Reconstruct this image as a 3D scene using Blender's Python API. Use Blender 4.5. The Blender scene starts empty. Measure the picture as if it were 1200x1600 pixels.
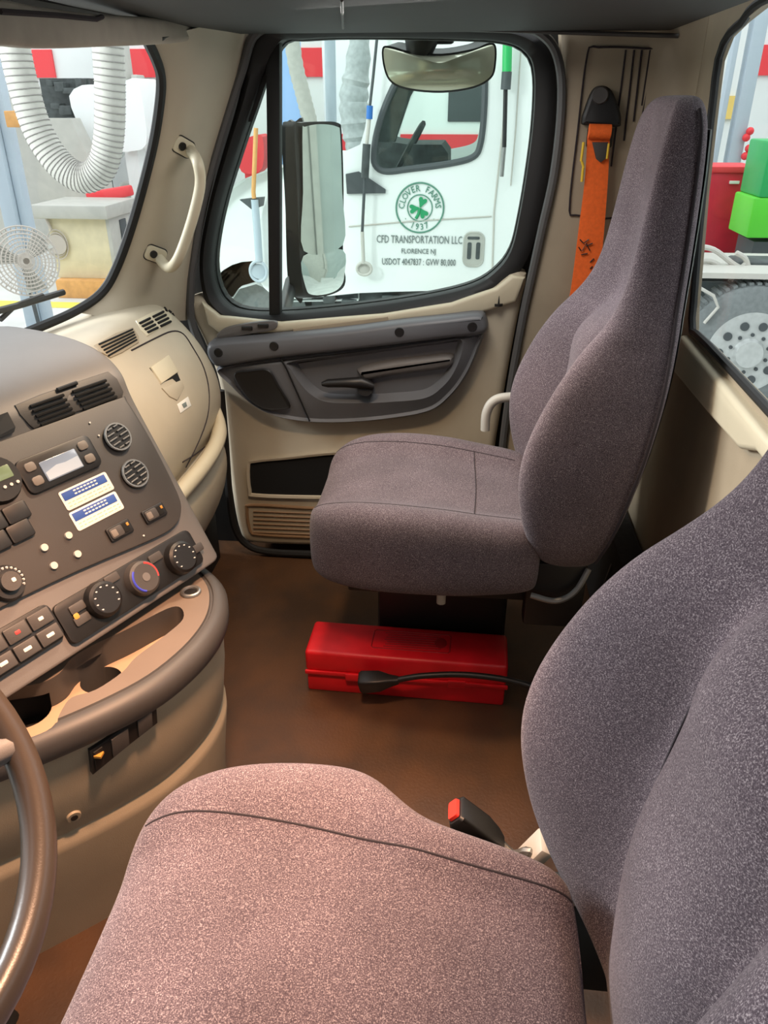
import bpy, bmesh, math, random
from mathutils import Vector, Matrix
from mathutils.bvhtree import BVHTree

random.seed(7)
S = bpy.context.scene
COL = S.collection
PI = math.pi

# ------------------------------------------------------------------ camera
F_PX, EYE = 1200.0, Vector((0, 0, 1.35))
TH = math.radians(28.0)
PSI = math.atan(140 / (F_PX / math.cos(TH)))
R_ = Vector((math.cos(PSI), math.sin(PSI), 0))
FW = Vector((-math.sin(PSI) * math.cos(TH), math.cos(PSI) * math.cos(TH), -math.sin(TH)))
UP = R_.cross(FW)
cd = bpy.data.cameras.new('camera')
cam = bpy.data.objects.new('camera', cd)
COL.objects.link(cam)
cam.matrix_world = Matrix.Translation(EYE) @ Matrix((R_, UP, -FW)).transposed().to_4x4()
cd.sensor_fit = 'VERTICAL'
cd.sensor_height = 36
cd.lens = 36 * F_PX / 1600
cd.clip_start = 0.02
S.camera = cam

# ------------------------------------------------------------------ light
S.view_settings.view_transform = 'Standard'
S.view_settings.look = 'None'
S.view_settings.exposure = 0.0
S.view_settings.gamma = 1.0
W = bpy.data.worlds.new('shop_light')
S.world = W
W.use_nodes = True
W.node_tree.nodes['Background'].inputs[0].default_value = (0.93, 0.97, 1.0, 1)
W.node_tree.nodes['Background'].inputs[1].default_value = 2.3


def lamp(name, kind, loc, target, energy, color, size=0.2, size_y=None, spot=None, blend=0.5):
    d = bpy.data.lights.new(name, kind)
    o = bpy.data.objects.new(name, d)
    COL.objects.link(o)
    o.location = loc
    o.rotation_euler = (Vector(target) - Vector(loc)).to_track_quat('-Z', 'Y').to_euler()
    d.energy = energy
    d.color = color
    if kind == 'AREA':
        d.size = size
        if size_y:
            d.shape = 'RECTANGLE'
            d.size_y = size_y
    else:
        d.shadow_soft_size = size
    if spot:
        d.spot_size = math.radians(spot)
        d.spot_blend = blend
    return o


# warm dome lamp in the headliner, warm lamp over the driver seat, neutral roof fill added over the seats, area light set ahead of the windshield to reach seat fronts and rear sill
lamp('dome_lamp', 'SPOT', (-0.34, 1.45, 1.47), (-0.30, 1.15, 0), 34, (1.0, 0.70, 0.44), 0.05, spot=125, blend=0.7)
lamp('map_lamp', 'SPOT', (-0.24, 0.82, 1.47), (-0.40, 0.74, 0.5), 135, (1.0, 0.56, 0.34), 0.06, spot=82, blend=0.9)
lamp('roof_fill', 'AREA', (-0.10, 1.72, 1.485), (-0.15, 1.6, 0), 5.0, (1.0, 0.95, 0.90), 0.35, 0.4)  # added neutral fill, brightens the cab from the roof
lamp('bay_lamp', 'AREA', (-4.6, 1.9, 2.75), (0.3, 1.0, 0.8), 300, (0.95, 0.98, 1.0), 1.6, 1.0)

# ------------------------------------------------------------------ pixel helpers (rays of the photograph into the place)


def ray(px, py):
    return ((px - 600) * R_ + (800 - py) * UP + F_PX * FW)


def PY(px, py, Y):
    d = ray(px, py)
    return EYE + d * (Y / d.y)


def PX(px, py, X):
    d = ray(px, py)
    return EYE + d * (X / d.x)


def PZ(px, py, Z):
    d = ray(px, py)
    return EYE + d * ((Z - EYE.z) / d.z)


def hit(bvh, px, py):
    loc, n, i, dist = bvh.ray_cast(EYE, ray(px, py).normalized())
    if loc is None:
        d = ray(px, py).normalized()
        best = min((bvh.find_nearest(EYE + d * (.5 + .01 * k)) for k in range(300)), key=lambda h: h[3])
        return best[0], best[1]
    return loc, n


def bvh_of(o):
    m = o.matrix_world.copy()
    p = o
    mw = Matrix.Translation(ORIG.get(o.name, Vector()))
    return BVHTree.FromPolygons([mw @ v.co for v in o.data.vertices], [tuple(f.vertices) for f in o.data.polygons])


# ------------------------------------------------------------------ materials
def lin(c):
    return tuple(((x / 255) / 12.92 if x / 255 <= 0.04045 else ((x / 255 + 0.055) / 1.055) ** 2.4) for x in c) + (1,)


def mat(name, rgb, rough=0.5, metal=0.0, var=0.0, scale=40, bump=0.0, bscale=400, spec=0.5, rgb2=None, emit=0.0):
    m = bpy.data.materials.new(name)
    m.use_nodes = True
    nt = m.node_tree
    b = nt.nodes['Principled BSDF']
    b.inputs['Roughness'].default_value = rough
    b.inputs['Metallic'].default_value = metal
    b.inputs['Specular IOR Level'].default_value = spec
    c = lin(rgb)
    b.inputs['Base Color'].default_value = c
    tc = nt.nodes.new('ShaderNodeTexCoord')
    if var > 0 or rgb2:
        n = nt.nodes.new('ShaderNodeTexNoise')
        n.inputs['Scale'].default_value = scale
        n.inputs['Detail'].default_value = 4
        nt.links.new(tc.outputs['Object'], n.inputs['Vector'])
        r = nt.nodes.new('ShaderNodeValToRGB')
        c2 = lin(rgb2) if rgb2 else tuple(x * (1 - var) for x in c[:3]) + (1,)
        c1 = c if rgb2 else tuple(min(1, x * (1 + var)) for x in c[:3]) + (1,)
        r.color_ramp.elements[0].position = 0.35
        r.color_ramp.elements[1].position = 0.65
        r.color_ramp.elements[0].color = c2
        r.color_ramp.elements[1].color = c1
        nt.links.new(n.outputs['Fac'], r.inputs['Fac'])
        nt.links.new(r.outputs['Color'], b.inputs['Base Color'])
    if bump > 0:
        n2 = nt.nodes.new('ShaderNodeTexNoise')
        n2.inputs['Scale'].default_value = bscale
        n2.inputs['Detail'].default_value = 3
        nt.links.new(tc.outputs['Object'], n2.inputs['Vector'])
        bp = nt.nodes.new('ShaderNodeBump')
        bp.inputs['Strength'].default_value = bump
        bp.inputs['Distance'].default_value = 0.002
        nt.links.new(n2.outputs['Fac'], bp.inputs['Height'])
        nt.links.new(bp.outputs['Normal'], b.inputs['Normal'])
    if emit:
        b.inputs['Emission Color'].default_value = c
        b.inputs['Emission Strength'].default_value = emit
    return m


def fabric_mat(name, dark, mid, light, scale):
    """woven seat cloth: fine speckle of light yarn on a grey-purple ground"""
    m = bpy.data.materials.new(name)
    m.use_nodes = True
    nt = m.node_tree
    b = nt.nodes['Principled BSDF']
    b.inputs['Roughness'].default_value = 0.95
    b.inputs['Specular IOR Level'].default_value = 0.15
    b.inputs['Sheen Weight'].default_value = 0.12
    b.inputs['Sheen Roughness'].default_value = 0.5
    tc = nt.nodes.new('ShaderNodeTexCoord')
    n1 = nt.nodes.new('ShaderNodeTexNoise')
    n1.inputs['Scale'].default_value = scale
    n1.inputs['Detail'].default_value = 3
    n1.inputs['Roughness'].default_value = 0.7
    n2 = nt.nodes.new('ShaderNodeTexNoise')
    n2.inputs['Scale'].default_value = 9
    n2.inputs['Detail'].default_value = 3
    for n in (n1, n2):
        nt.links.new(tc.outputs['Object'], n.inputs['Vector'])
    r = nt.nodes.new('ShaderNodeValToRGB')
    e = r.color_ramp.elements
    e[0].position, e[0].color = 0.34, lin(dark)
    e[1].position, e[1].color = 0.68, lin(light)
    k = e.new(0.52)
    k.color = lin(mid)
    nt.links.new(n1.outputs['Fac'], r.inputs['Fac'])
    mr = nt.nodes.new('ShaderNodeMapRange')
    mr.inputs['From Min'].default_value = 0.3
    mr.inputs['From Max'].default_value = 0.7
    mr.inputs['To Min'].default_value = 0.86
    mr.inputs['To Max'].default_value = 1.1
    nt.links.new(n2.outputs['Fac'], mr.inputs['Value'])
    vm = nt.nodes.new('ShaderNodeVectorMath')
    vm.operation = 'SCALE'
    nt.links.new(r.outputs['Color'], vm.inputs[0])
    nt.links.new(mr.outputs['Result'], vm.inputs['Scale'])
    nt.links.new(vm.outputs[0], b.inputs['Base Color'])
    bp = nt.nodes.new('ShaderNodeBump')
    bp.inputs['Strength'].default_value = 0.35
    bp.inputs['Distance'].default_value = 0.0015
    nt.links.new(n1.outputs['Fac'], bp.inputs['Height'])
    nt.links.new(bp.outputs['Normal'], b.inputs['Normal'])
    return m


def glass_mat(name, tint, refl=0.05):
    m = bpy.data.materials.new(name)
    m.use_nodes = True
    nt = m.node_tree
    nt.nodes.remove(nt.nodes['Principled BSDF'])
    out = nt.nodes['Material Output']
    t = nt.nodes.new('ShaderNodeBsdfTransparent')
    t.inputs['Color'].default_value = tint + (1,)
    g = nt.nodes.new('ShaderNodeBsdfGlossy')
    g.inputs['Roughness'].default_value = 0.02
    mx = nt.nodes.new('ShaderNodeMixShader')
    mx.inputs[0].default_value = refl
    nt.links.new(t.outputs[0], mx.inputs[1])
    nt.links.new(g.outputs[0], mx.inputs[2])
    nt.links.new(mx.outputs[0], out.inputs['Surface'])
    return m


M = dict(
    fabric=fabric_mat('seat_cloth', (62, 53, 59), (93, 81, 87), (164, 152, 154), 680),
    seam=mat('seam_thread', (45, 38, 42), 0.9),
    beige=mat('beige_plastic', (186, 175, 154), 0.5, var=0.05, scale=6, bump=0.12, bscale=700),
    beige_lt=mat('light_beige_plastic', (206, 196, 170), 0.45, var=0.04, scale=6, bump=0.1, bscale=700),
    beige_dk=mat('dark_beige_vinyl', (160, 146, 124), 0.6, var=0.06, scale=8, bump=0.15, bscale=500),  # deeper beige for walls, lower console and small trim
    grey=mat('grey_plastic', (104, 101, 99), 0.48, var=0.05, scale=8, bump=0.15, bscale=900),
    grey_dk=mat('charcoal_plastic', (66, 63, 61), 0.5, var=0.05, scale=8, bump=0.12, bscale=900),
    grey_md=mat('slate_plastic', (98, 100, 104), 0.42, var=0.04, scale=8, bump=0.1, bscale=900),
    taupe=mat('warm_lit_bezel', (112, 99, 88), 0.5, var=0.05, scale=8, bump=0.12, bscale=900),  # tray top, the warm lamp's light put into its tone
    tray=mat('warm_lit_tray', (176, 148, 122), 0.5, var=0.05, scale=8, bump=0.1, bscale=900),  # pocket floor, tan stands in for warm light falling on it
    black=mat('black_plastic', (24, 23, 23), 0.45),
    rubber=mat('black_rubber', (19, 19, 19), 0.6),
    rubber_g=mat('grey_rubber', (86, 86, 86), 0.45),
    headliner=mat('dark_headliner', (52, 51, 50), 0.7, var=0.06, scale=5, bump=0.2, bscale=300),
    visor=mat('visor_cloth', (166, 158, 146), 0.9, var=0.08, scale=14, bump=0.25, bscale=300),
    carpet=mat('black_carpet', (34, 31, 30), 0.95, var=0.2, scale=60, bump=0.3, bscale=300),
    floor=mat('rubber_mat', (84, 58, 38), 0.40, rgb2=(64, 47, 35), scale=7, bump=0.3, bscale=160),
    red=mat('red_plastic', (206, 22, 34), 0.42, var=0.12, scale=12, bump=0.08, bscale=300),
    red_dk=mat('embossed_red_plastic', (150, 18, 26), 0.5),
    orange=mat('orange_webbing', (245, 106, 34), 0.75, var=0.06, scale=120, bump=0.4, bscale=600),
    yellow=mat('yellow_tag', (230, 190, 50), 0.6),
    chrome=mat('chrome', (210, 210, 210), 0.18, metal=1.0),
    steel=mat('dull_steel', (150, 150, 148), 0.4, metal=0.8),
    palegrey=mat('pale_grey_plastic', (190, 188, 180), 0.5),
    mirror=mat('mirror_glass', (225, 232, 228), 0.02, metal=1.0),
    mirror_y=mat('mirror_painted_pale', (214, 212, 190), 0.12, metal=0.35),  # cream base stands in for the bright ground it would reflect
    glass=glass_mat('window_glass', (0.93, 0.985, 0.955), 0.03),
    glass_c=glass_mat('clear_window_glass', (0.97, 0.985, 0.98), 0.03),
    white=mat('white_paint', (235, 240, 238), 0.35, spec=0.4),
    white_l=mat('white_label', (236, 232, 222), 0.6),
    blue_l=mat('blue_print', (48, 84, 160), 0.6),
    orange_l=mat('peach_print', (226, 190, 160), 0.6),
    ink=mat('grey_print', (120, 130, 128), 0.7),
    ink_g=mat('grey_green_print', (88, 140, 120), 0.7),
    brown=mat('warm_lit_beige', (132, 102, 72), 0.55, var=0.06, scale=10),  # beige plastic with the warm lamp's brown put into its colour
    green_l=mat('green_print', (30, 150, 96), 0.6),
    lcd=mat('lcd_screen', (140, 156, 178), 0.15),
    lcd2=mat('lcd_screen_bright', (186, 198, 212), 0.15),
    lcd_g=mat('green_lcd_screen', (120, 140, 110), 0.2),
    button=mat('grey_button', (120, 112, 104), 0.5),
    tick=mat('white_marking', (215, 212, 205), 0.5),
    blue_k=mat('blue_marking', (60, 70, 190), 0.5),
    red_k=mat('red_marking', (220, 60, 60), 0.5),
    amber=mat('amber_marking', (196, 140, 60), 0.5),
    red_b=mat('red_button', (235, 60, 50), 0.4),
    rim=mat('steering_rim', (62, 54, 47), 0.32, bump=0.05, bscale=600),  # dark grey plastic, warm lamplight mixed into its tint
    # the shop
    concrete=mat('shop_concrete', (205, 206, 202), 0.6, var=0.08, scale=1.5),
    shopwall=mat('shop_wall_panel', (222, 226, 224), 0.7, var=0.03, scale=1),
    nearwall=mat('dark_unseen_wall', (84, 88, 92), 0.7),
    backwall=mat('ribbed_wall_panel', (168, 178, 174), 0.7, var=0.05, scale=2),
    stripe=mat('red_wall_stripe', (226, 60, 66), 0.6),
    linepaint=mat('yellow_floor_line', (226, 214, 90), 0.6),
    hose=mat('duct_fabric', (188, 188, 180), 0.8, var=0.05, scale=20),
    hose_r=mat('duct_wire', (140, 138, 134), 0.7),
    hose_s=mat('silver_duct', (176, 184, 184), 0.5, var=0.12, scale=20, bump=0.4, bscale=60),
    bluegrey=mat('blue_grey_steel', (176, 190, 200), 0.45),
    cab_g=mat('grey_cabinet', (178, 178, 170), 0.5, var=0.05, scale=6),
    cab_y=mat('cream_cabinet', (214, 204, 170), 0.6, var=0.06, scale=6),
    wood=mat('orange_timber', (214, 160, 96), 0.7, var=0.1, scale=10),
    fanwire=mat('fan_wire', (186, 178, 168), 0.4),
    tyre=mat('tyre_rubber', (118, 124, 124), 0.85, var=0.1, scale=30, bump=0.5, bscale=40),
    alloy=mat('wheel_alloy', (190, 194, 192), 0.35, metal=0.3, var=0.08, scale=20),
    alloy_d=mat('wheel_hole', (70, 76, 78), 0.6),
    tyre_d=mat('dark_chassis', (64, 70, 70), 0.7, var=0.3, scale=12),
    redcab=mat('red_cabinet', (206, 40, 60), 0.4, var=0.08, scale=8),
    greenp=mat('green_paint', (44, 176, 96), 0.45),
    greenl=mat('lime_paint', (96, 216, 60), 0.45),
    amberp=mat('yellow_panel', (226, 196, 110), 0.6),
    dark=mat('dark_gap_shade', (10, 10, 10), 0.9),  # near-black for joints, also paints the shade inside slots and openings
    navy=mat('blue_clip', (40, 110, 190), 0.5),
)

# ------------------------------------------------------------------ geometry builders
ORIG = {}


class MB:
    def __init__(s):
        s.v, s.f, s.mi, s.cur = [], [], [], 0

    def add(s, vs, fs):
        b = len(s.v)
        s.v += [Vector(v) for v in vs]
        for f in fs:
            s.f.append([b + i for i in f])
            s.mi.append(s.cur)
        return s

    def box(s, c, size, rot=None, bev=0.0, seg=2):
        bm = bmesh.new()
        bmesh.ops.create_cube(bm, size=1)
        for v in bm.verts:
            v.co = Vector((v.co.x * size[0], v.co.y * size[1], v.co.z * size[2]))
        if bev:
            bmesh.ops.bevel(bm, geom=bm.edges[:], offset=bev, segments=seg, profile=0.5, affect='EDGES')
        return s.bm(bm, c, rot)

    def bm(s, bm, c=(0, 0, 0), rot=None):
        bm.verts.index_update()
        vs = []
        for v in bm.verts:
            p = v.co.copy()
            if rot is not None:
                p = rot @ p
            vs.append(p + Vector(c))
        s.add(vs, [[v.index for v in f.verts] for f in bm.faces])
        bm.free()
        return s

    def loft(s, rings, cap=True, closed=True):
        n = len(rings[0])
        vs = [p for r in rings for p in r]
        fs = []
        for i in range(len(rings) - 1):
            for j in range(n if closed else n - 1):
                k = (j + 1) % n
                fs.append((i * n + j, i * n + k, (i + 1) * n + k, (i + 1) * n + j))
        if cap and closed:
            fs.append(tuple(reversed(range(n))))
            fs.append(tuple((len(rings) - 1) * n + j for j in range(n)))
        return s.add(vs, fs)

    def tube(s, pts, r, seg=10, cap=True):
        pts = [Vector(p) for p in pts]
        rs = r if isinstance(r, (list, tuple)) else [r] * len(pts)
        rings = []
        nrm = None
        for i, p in enumerate(pts):
            a = pts[max(0, i - 1)]
            b = pts[min(len(pts) - 1, i + 1)]
            t = (b - a).normalized()
            if nrm is None:
                nrm = t.orthogonal().normalized()
            else:
                nrm = (nrm - t * nrm.dot(t))
                nrm = nrm.normalized() if nrm.length > 1e-6 else t.orthogonal().normalized()
            bn = t.cross(nrm)
            rings.append([p + rs[i] * (math.cos(2 * PI * k / seg) * nrm + math.sin(2 * PI * k / seg) * bn) for k in range(seg)])
        return s.loft(rings, cap)

    def torus(s, pts, r, seg=10):
        """closed tube"""
        pts = [Vector(p) for p in pts]
        n = len(pts)
        c = sum(pts, Vector()) / n
        vs, fs = [], []
        for i, p in enumerate(pts):
            t = (pts[(i + 1) % n] - pts[i - 1]).normalized()
            o = (p - c)
            o = (o - t * o.dot(t)).normalized()
            b = t.cross(o)
            vs += [p + r * (math.cos(2 * PI * k / seg) * o + math.sin(2 * PI * k / seg) * b) for k in range(seg)]
        for i in range(n):
            for k in range(seg):
                fs.append((i * seg + k, i * seg + (k + 1) % seg, ((i + 1) % n) * seg + (k + 1) % seg, ((i + 1) % n) * seg + k))
        return s.add(vs, fs)

    def cyl(s, a, b, r, r2=None, seg=20):
        return s.tube([a, b], [r, r if r2 is None else r2], seg)

    def prism(s, pts, vec, bev=0.0, seg=2):
        """outline extruded along vec, with a rounded front rim"""
        pts = [Vector(p) for p in pts]
        vec = Vector(vec)
        if not bev:
            return s.loft([pts, [p + vec for p in pts]])
        bm = bmesh.new()
        a = [bm.verts.new(p) for p in pts]
        b = [bm.verts.new(p + vec) for p in pts]
        n = len(pts)
        bm.faces.new(a[::-1])
        fb = bm.faces.new(b)
        for i in range(n):
            bm.faces.new((a[i], a[(i + 1) % n], b[(i + 1) % n], b[i]))
        bmesh.ops.recalc_face_normals(bm, faces=bm.faces[:])
        bmesh.ops.bevel(bm, geom=fb.edges[:], offset=bev, segments=seg, profile=0.5, affect='EDGES')
        return s.bm(bm)

    def ball(s, c, r, seg=16):
        bm = bmesh.new()
        bmesh.ops.create_uvsphere(bm, u_segments=seg, v_segments=seg // 2 + 1, radius=1)
        r = r if isinstance(r, (list, tuple)) else (r, r, r)
        for v in bm.verts:
            v.co = Vector((v.co.x * r[0], v.co.y * r[1], v.co.z * r[2]))
        return s.bm(bm, c)

    def build(s, name, m, parent=None, smooth=True, sub=0, angle=38, label=None, weld=False):
        me = bpy.data.meshes.new(name)
        off = Vector()
        if parent is None and s.v:
            lo = Vector([min(v[i] for v in s.v) for i in range(3)])
            hi = Vector([max(v[i] for v in s.v) for i in range(3)])
            off = Vector(((lo.x + hi.x) / 2, (lo.y + hi.y) / 2, lo.z))
        else:
            off = ORIG[parent.name].copy()
        me.from_pydata([tuple(v - off) for v in s.v], [], s.f)
        ms = m if isinstance(m, (list, tuple)) else [m]
        for x in ms:
            me.materials.append(M[x] if isinstance(x, str) else x)
        for p, i in zip(me.polygons, s.mi):
            p.material_index = min(i, len(ms) - 1)
        bm = bmesh.new()
        bm.from_mesh(me)
        if weld:
            bmesh.ops.remove_doubles(bm, verts=bm.verts[:], dist=1e-5)
        bmesh.ops.recalc_face_normals(bm, faces=bm.faces[:])
        bm.to_mesh(me)
        bm.free()
        o = bpy.data.objects.new(name, me)
        COL.objects.link(o)
        if sub:
            md = o.modifiers.new('s', 'SUBSURF')
            md.levels = md.render_levels = sub
            bake(o)
        if smooth:
            for p in o.data.polygons:
                p.use_smooth = True
            if not sub:
                o.data.set_sharp_from_angle(angle=math.radians(angle))
        if parent is None:
            o.location = off
            ORIG[o.name] = off
        else:
            o.parent = parent
            ORIG[o.name] = off
        if label:
            o['label'] = label
        return o


def bake(o):
    dg = bpy.context.evaluated_depsgraph_get()
    me = bpy.data.meshes.new_from_object(o.evaluated_get(dg), depsgraph=dg)
    old = o.data
    o.modifiers.clear()
    o.data = me
    me.name = o.name
    bpy.data.meshes.remove(old)


def tag(o, label=None, cat=None, group=None, kind=None):
    for k, v in (('label', label), ('category', cat), ('group', group), ('kind', kind)):
        if v:
            o[k] = v
    return o


def empty(name, loc, label=None, cat=None, group=None, kind=None):
    o = bpy.data.objects.new(name, None)
    COL.objects.link(o)
    o.location = loc
    ORIG[o.name] = Vector(loc)
    return tag(o, label, cat, group, kind)


def copy_tree(o, parent=None):
    c = o.copy()
    COL.objects.link(c)
    c.parent = parent
    ORIG[c.name] = ORIG[o.name].copy()
    for ch in list(o.children):
        copy_tree(ch, c)
    return c


def resample(pts, n, closed=True):
    pts = [Vector(p) for p in pts]
    if closed:
        pts = pts + [pts[0]]
    L = [0]
    for a, b in zip(pts, pts[1:]):
        L.append(L[-1] + (b - a).length)
    out = []
    m = n if closed else n - 1
    j = 0
    for i in range(n):
        t = L[-1] * i / m
        while j < len(L) - 2 and L[j + 1] < t:
            j += 1
        d = L[j + 1] - L[j]
        out.append(pts[j].lerp(pts[j + 1], (t - L[j]) / d if d else 0))
    return out


def crom(pts, k=6, closed=False):
    pts = [Vector(p) for p in pts]
    n = len(pts)
    out = []
    for i in range(n if closed else n - 1):
        g = (lambda q: pts[q % n]) if closed else (lambda q: pts[min(max(q, 0), n - 1)])
        p0, p1, p2, p3 = g(i - 1), g(i), g(i + 1), g(i + 2)
        for j in range(k):
            t = j / k
            out.append(0.5 * ((2 * p1) + (p2 - p0) * t + (2 * p0 - 5 * p1 + 4 * p2 - p3) * t * t + (3 * p1 - p0 - 3 * p2 + p3) * t ** 3))
    if not closed:
        out.append(pts[-1])
    return out


def scaled(pts, k, shift=(0, 0, 0)):
    c = sum(pts, Vector()) / len(pts)
    return [c + (p - c) * k + Vector(shift) for p in pts]


def inset(pts, d, n):
    """move a closed outline inwards by d in the plane with normal n"""
    n = Vector(n).normalized()
    m = len(pts)
    c = sum(pts, Vector()) / m
    out = []
    area = sum(((pts[i] - c).cross(pts[(i + 1) % m] - c)).dot(n) for i in range(m))
    s = 1 if area > 0 else -1
    for i in range(m):
        t = (pts[(i + 1) % m] - pts[i - 1]).normalized()
        out.append(pts[i] + n.cross(t) * d * s)
    return out


def ell(c, u, v, ru, rv, n=28, a0=0.0, a1=2 * PI, end=False):
    c, u, v = Vector(c), Vector(u), Vector(v)
    m = n - 1 if end else n
    return [c + u * (ru * math.cos(a0 + (a1 - a0) * i / m)) + v * (rv * math.sin(a0 + (a1 - a0) * i / m)) for i in range(n)]


def rrect(c, u, v, w, h, r, k=4):
    """rounded rectangle outline centred on c in the plane u, v"""
    c, u, v = Vector(c), Vector(u), Vector(v)
    out = []
    for sx, sy, a in ((1, 1, 0), (-1, 1, PI / 2), (-1, -1, PI), (1, -1, 1.5 * PI)):
        for i in range(k + 1):
            q = a + PI / 2 * i / k
            out.append(c + u * (sx * (w / 2 - r) + r * math.cos(q)) + v * (sy * (h / 2 - r) + r * math.sin(q)))
    return out


def text(mb, body, size, mtx, depth=0.001, xs=1.0, align='CENTER'):
    """lettering added to a mesh builder, in the plane of mtx"""
    cu = bpy.data.curves.new('lettering', 'FONT')
    cu.body = body
    cu.size = size
    cu.align_x = align
    cu.align_y = 'CENTER'
    cu.extrude = depth
    cu.resolution_u = 2
    o = bpy.data.objects.new('lettering_curve', cu)
    COL.objects.link(o)
    dg = bpy.context.evaluated_depsgraph_get()
    me = bpy.data.meshes.new_from_object(o.evaluated_get(dg), depsgraph=dg)
    bpy.data.objects.remove(o)
    mb.add([mtx @ Vector((v.co.x * xs, v.co.y, v.co.z)) for v in me.vertices], [list(p.vertices) for p in me.polygons])
    bpy.data.meshes.remove(me)
    return mb


def frame_mtx(o, u, v):
    u, v = Vector(u).normalized(), Vector(v).normalized()
    n = u.cross(v)
    m = Matrix((u, v, n)).transposed().to_4x4()
    m.translation = Vector(o)
    return m


def ang_ring(outline, c, n):
    """points of an outline at even angles about c"""
    out = []
    m = len(outline)
    for i in range(n):
        q = 2 * PI * i / n
        d = Vector((math.cos(q), 0, math.sin(q)))
        best = None
        for j in range(m):
            a, b_ = outline[j] - c, outline[(j + 1) % m] - c
            den = (b_.x - a.x) * d.z - (b_.z - a.z) * d.x
            if abs(den) < 1e-9:
                continue
            t = (a.z * d.x - a.x * d.z) / den
            if -1e-6 <= t <= 1 + 1e-6:
                p = a + (b_ - a) * t
                r = p.dot(d)
                if r > 0 and (best is None or r > best):
                    best = r
        out.append(c + d * (best or .1))
    return out



# =================================================================== the cab: setting
DOOR_Y = 2.20
WALL_X = 0.50
ROOF_Z = 1.50


def struct(o, label, cat='setting'):
    return tag(o, label, cat, kind='structure')


b = MB()
b.box((-0.3, 1.22, -0.03), (1.7, 2.1, 0.06))
floor = struct(b.build('floor', 'floor'), 'brown grey rubber mat covering the cab floor', 'floor')

# rear wall of the cab with its window opening
win = [PX(1115, 150, WALL_X), PX(1122, 95, WALL_X), PX(1136, 58, WALL_X), PX(1160, 34, WALL_X), PX(1200, 14, WALL_X)]
zt = win[-1].z + 0.02
wo = win[:4] + [Vector((WALL_X, 1.60, zt)), Vector((WALL_X, 0.60, zt)), Vector((WALL_X, 0.55, zt - 0.05)), Vector((WALL_X, 0.55, 0.96)), Vector((WALL_X, 0.60, 0.91)),
                Vector((WALL_X, 1.60, 0.915)), PX(1082, 518, WALL_X), PX(1083, 480, WALL_X), PX(1098, 300, WALL_X)]
outer = [Vector((WALL_X, 2.24, 1.25)), Vector((WALL_X, 2.24, 1.40)), Vector((WALL_X, 2.24, ROOF_Z + .1)), Vector((WALL_X, 2.1, ROOF_Z + .1)), Vector((WALL_X, 1.6, ROOF_Z + .1)), Vector((WALL_X, 0.6, ROOF_Z + .1)),
         Vector((WALL_X, 0.2, ROOF_Z + .1)), Vector((WALL_X, 0.2, 0)), Vector((WALL_X, 0.6, 0)), Vector((WALL_X, 1.6, 0)), Vector((WALL_X, 2.24, 0)), Vector((WALL_X, 2.24, .6)), Vector((WALL_X, 2.24, .95))]
b = MB()
sh = Vector((0.014, 0, 0))
b.loft([[p + sh for p in outer], outer, wo, [p + sh for p in wo]], cap=False)
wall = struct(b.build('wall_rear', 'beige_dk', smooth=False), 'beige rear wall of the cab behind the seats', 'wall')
# raised light bezel under the rear window
b = MB()
bz = [PX(1078, 524, WALL_X), PX(1140, 595, WALL_X), PX(1202, 668, WALL_X), PX(1260, 735, WALL_X), PX(1240, 755, WALL_X), PX(1200, 706, WALL_X), PX(1172, 702, WALL_X), PX(1120, 645, WALL_X), PX(1064, 580, WALL_X), PX(1070, 540, WALL_X)]
b.prism(bz, (-0.022, 0, 0), bev=0.010, seg=3)
b.build('window_sill', 'beige_lt', wall, label='light beige sill band under the rear window')
b = MB()
b.torus(resample(crom(wo, 4, True), 110), 0.0085, 8)
g = struct(b.build('window_2', 'rubber'), 'rear cab window with black rubber gasket', 'window')
b = MB()
b.prism([p + Vector((0.008, 0, 0)) for p in wo], (0.004, 0, 0))
b.build('glass_pane', 'glass_c', g, smooth=False)

# passenger side wall behind the door (pillar) and round corner to the rear wall
SY = 2.17
b = MB()
pl = [PY(872, 60, SY), PY(880, 120, SY), PY(872, 260, SY), PY(855, 350, SY), PY(838, 420, SY), PY(818, 500, SY), PY(796, 620, SY), PY(780, 760, SY), PY(770, 960, SY)]
pl[-1].z = 0
rings = []
for p in pl:
    zz = p.z
    rings.append([Vector((p.x, SY + .09, zz)), Vector((p.x, SY + 0.012, zz)), Vector((p.x + .015, SY, zz)), Vector((p.x + 0.12, SY - .004, zz)), Vector((0.40, SY - .002, zz)),
                  Vector((0.45, SY - .025, zz)), Vector((0.485, SY - .07, zz)), Vector((0.499, SY - .13, zz)), Vector((0.52, SY - .13, zz)), Vector((0.52, SY + .09, zz))])
rings[0] = [Vector((p.x, p.y, ROOF_Z + .05)) for p in rings[0]]
b.loft(rings)
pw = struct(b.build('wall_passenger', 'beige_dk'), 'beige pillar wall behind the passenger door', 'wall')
# recessed trim plate with slots
b = MB()
tp = crom([PY(*q, SY - .006) for q in [(918, 84), (935, 74), (1008, 76), (1020, 86), (1000, 200), (978, 330), (900, 336), (890, 322), (902, 210)]], 5, True)
b.torus(resample(tp, 80), 0.0022, 6)
for x0, x1, y1 in ((978, 955, 260), (991, 975, 220), (1003, 990, 190), (1016, 1003, 165)):
    b.tube([PY(x0, 78, SY - .005), PY(x1, y1, SY - .005)], 0.0022, 6)
b.build('trim_plate_groove', 'seam', pw)
b = MB()
b.ball(PX(1052, 112, .47), 0.008)
b.build('trim_clip', 'beige_dk', pw)

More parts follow.
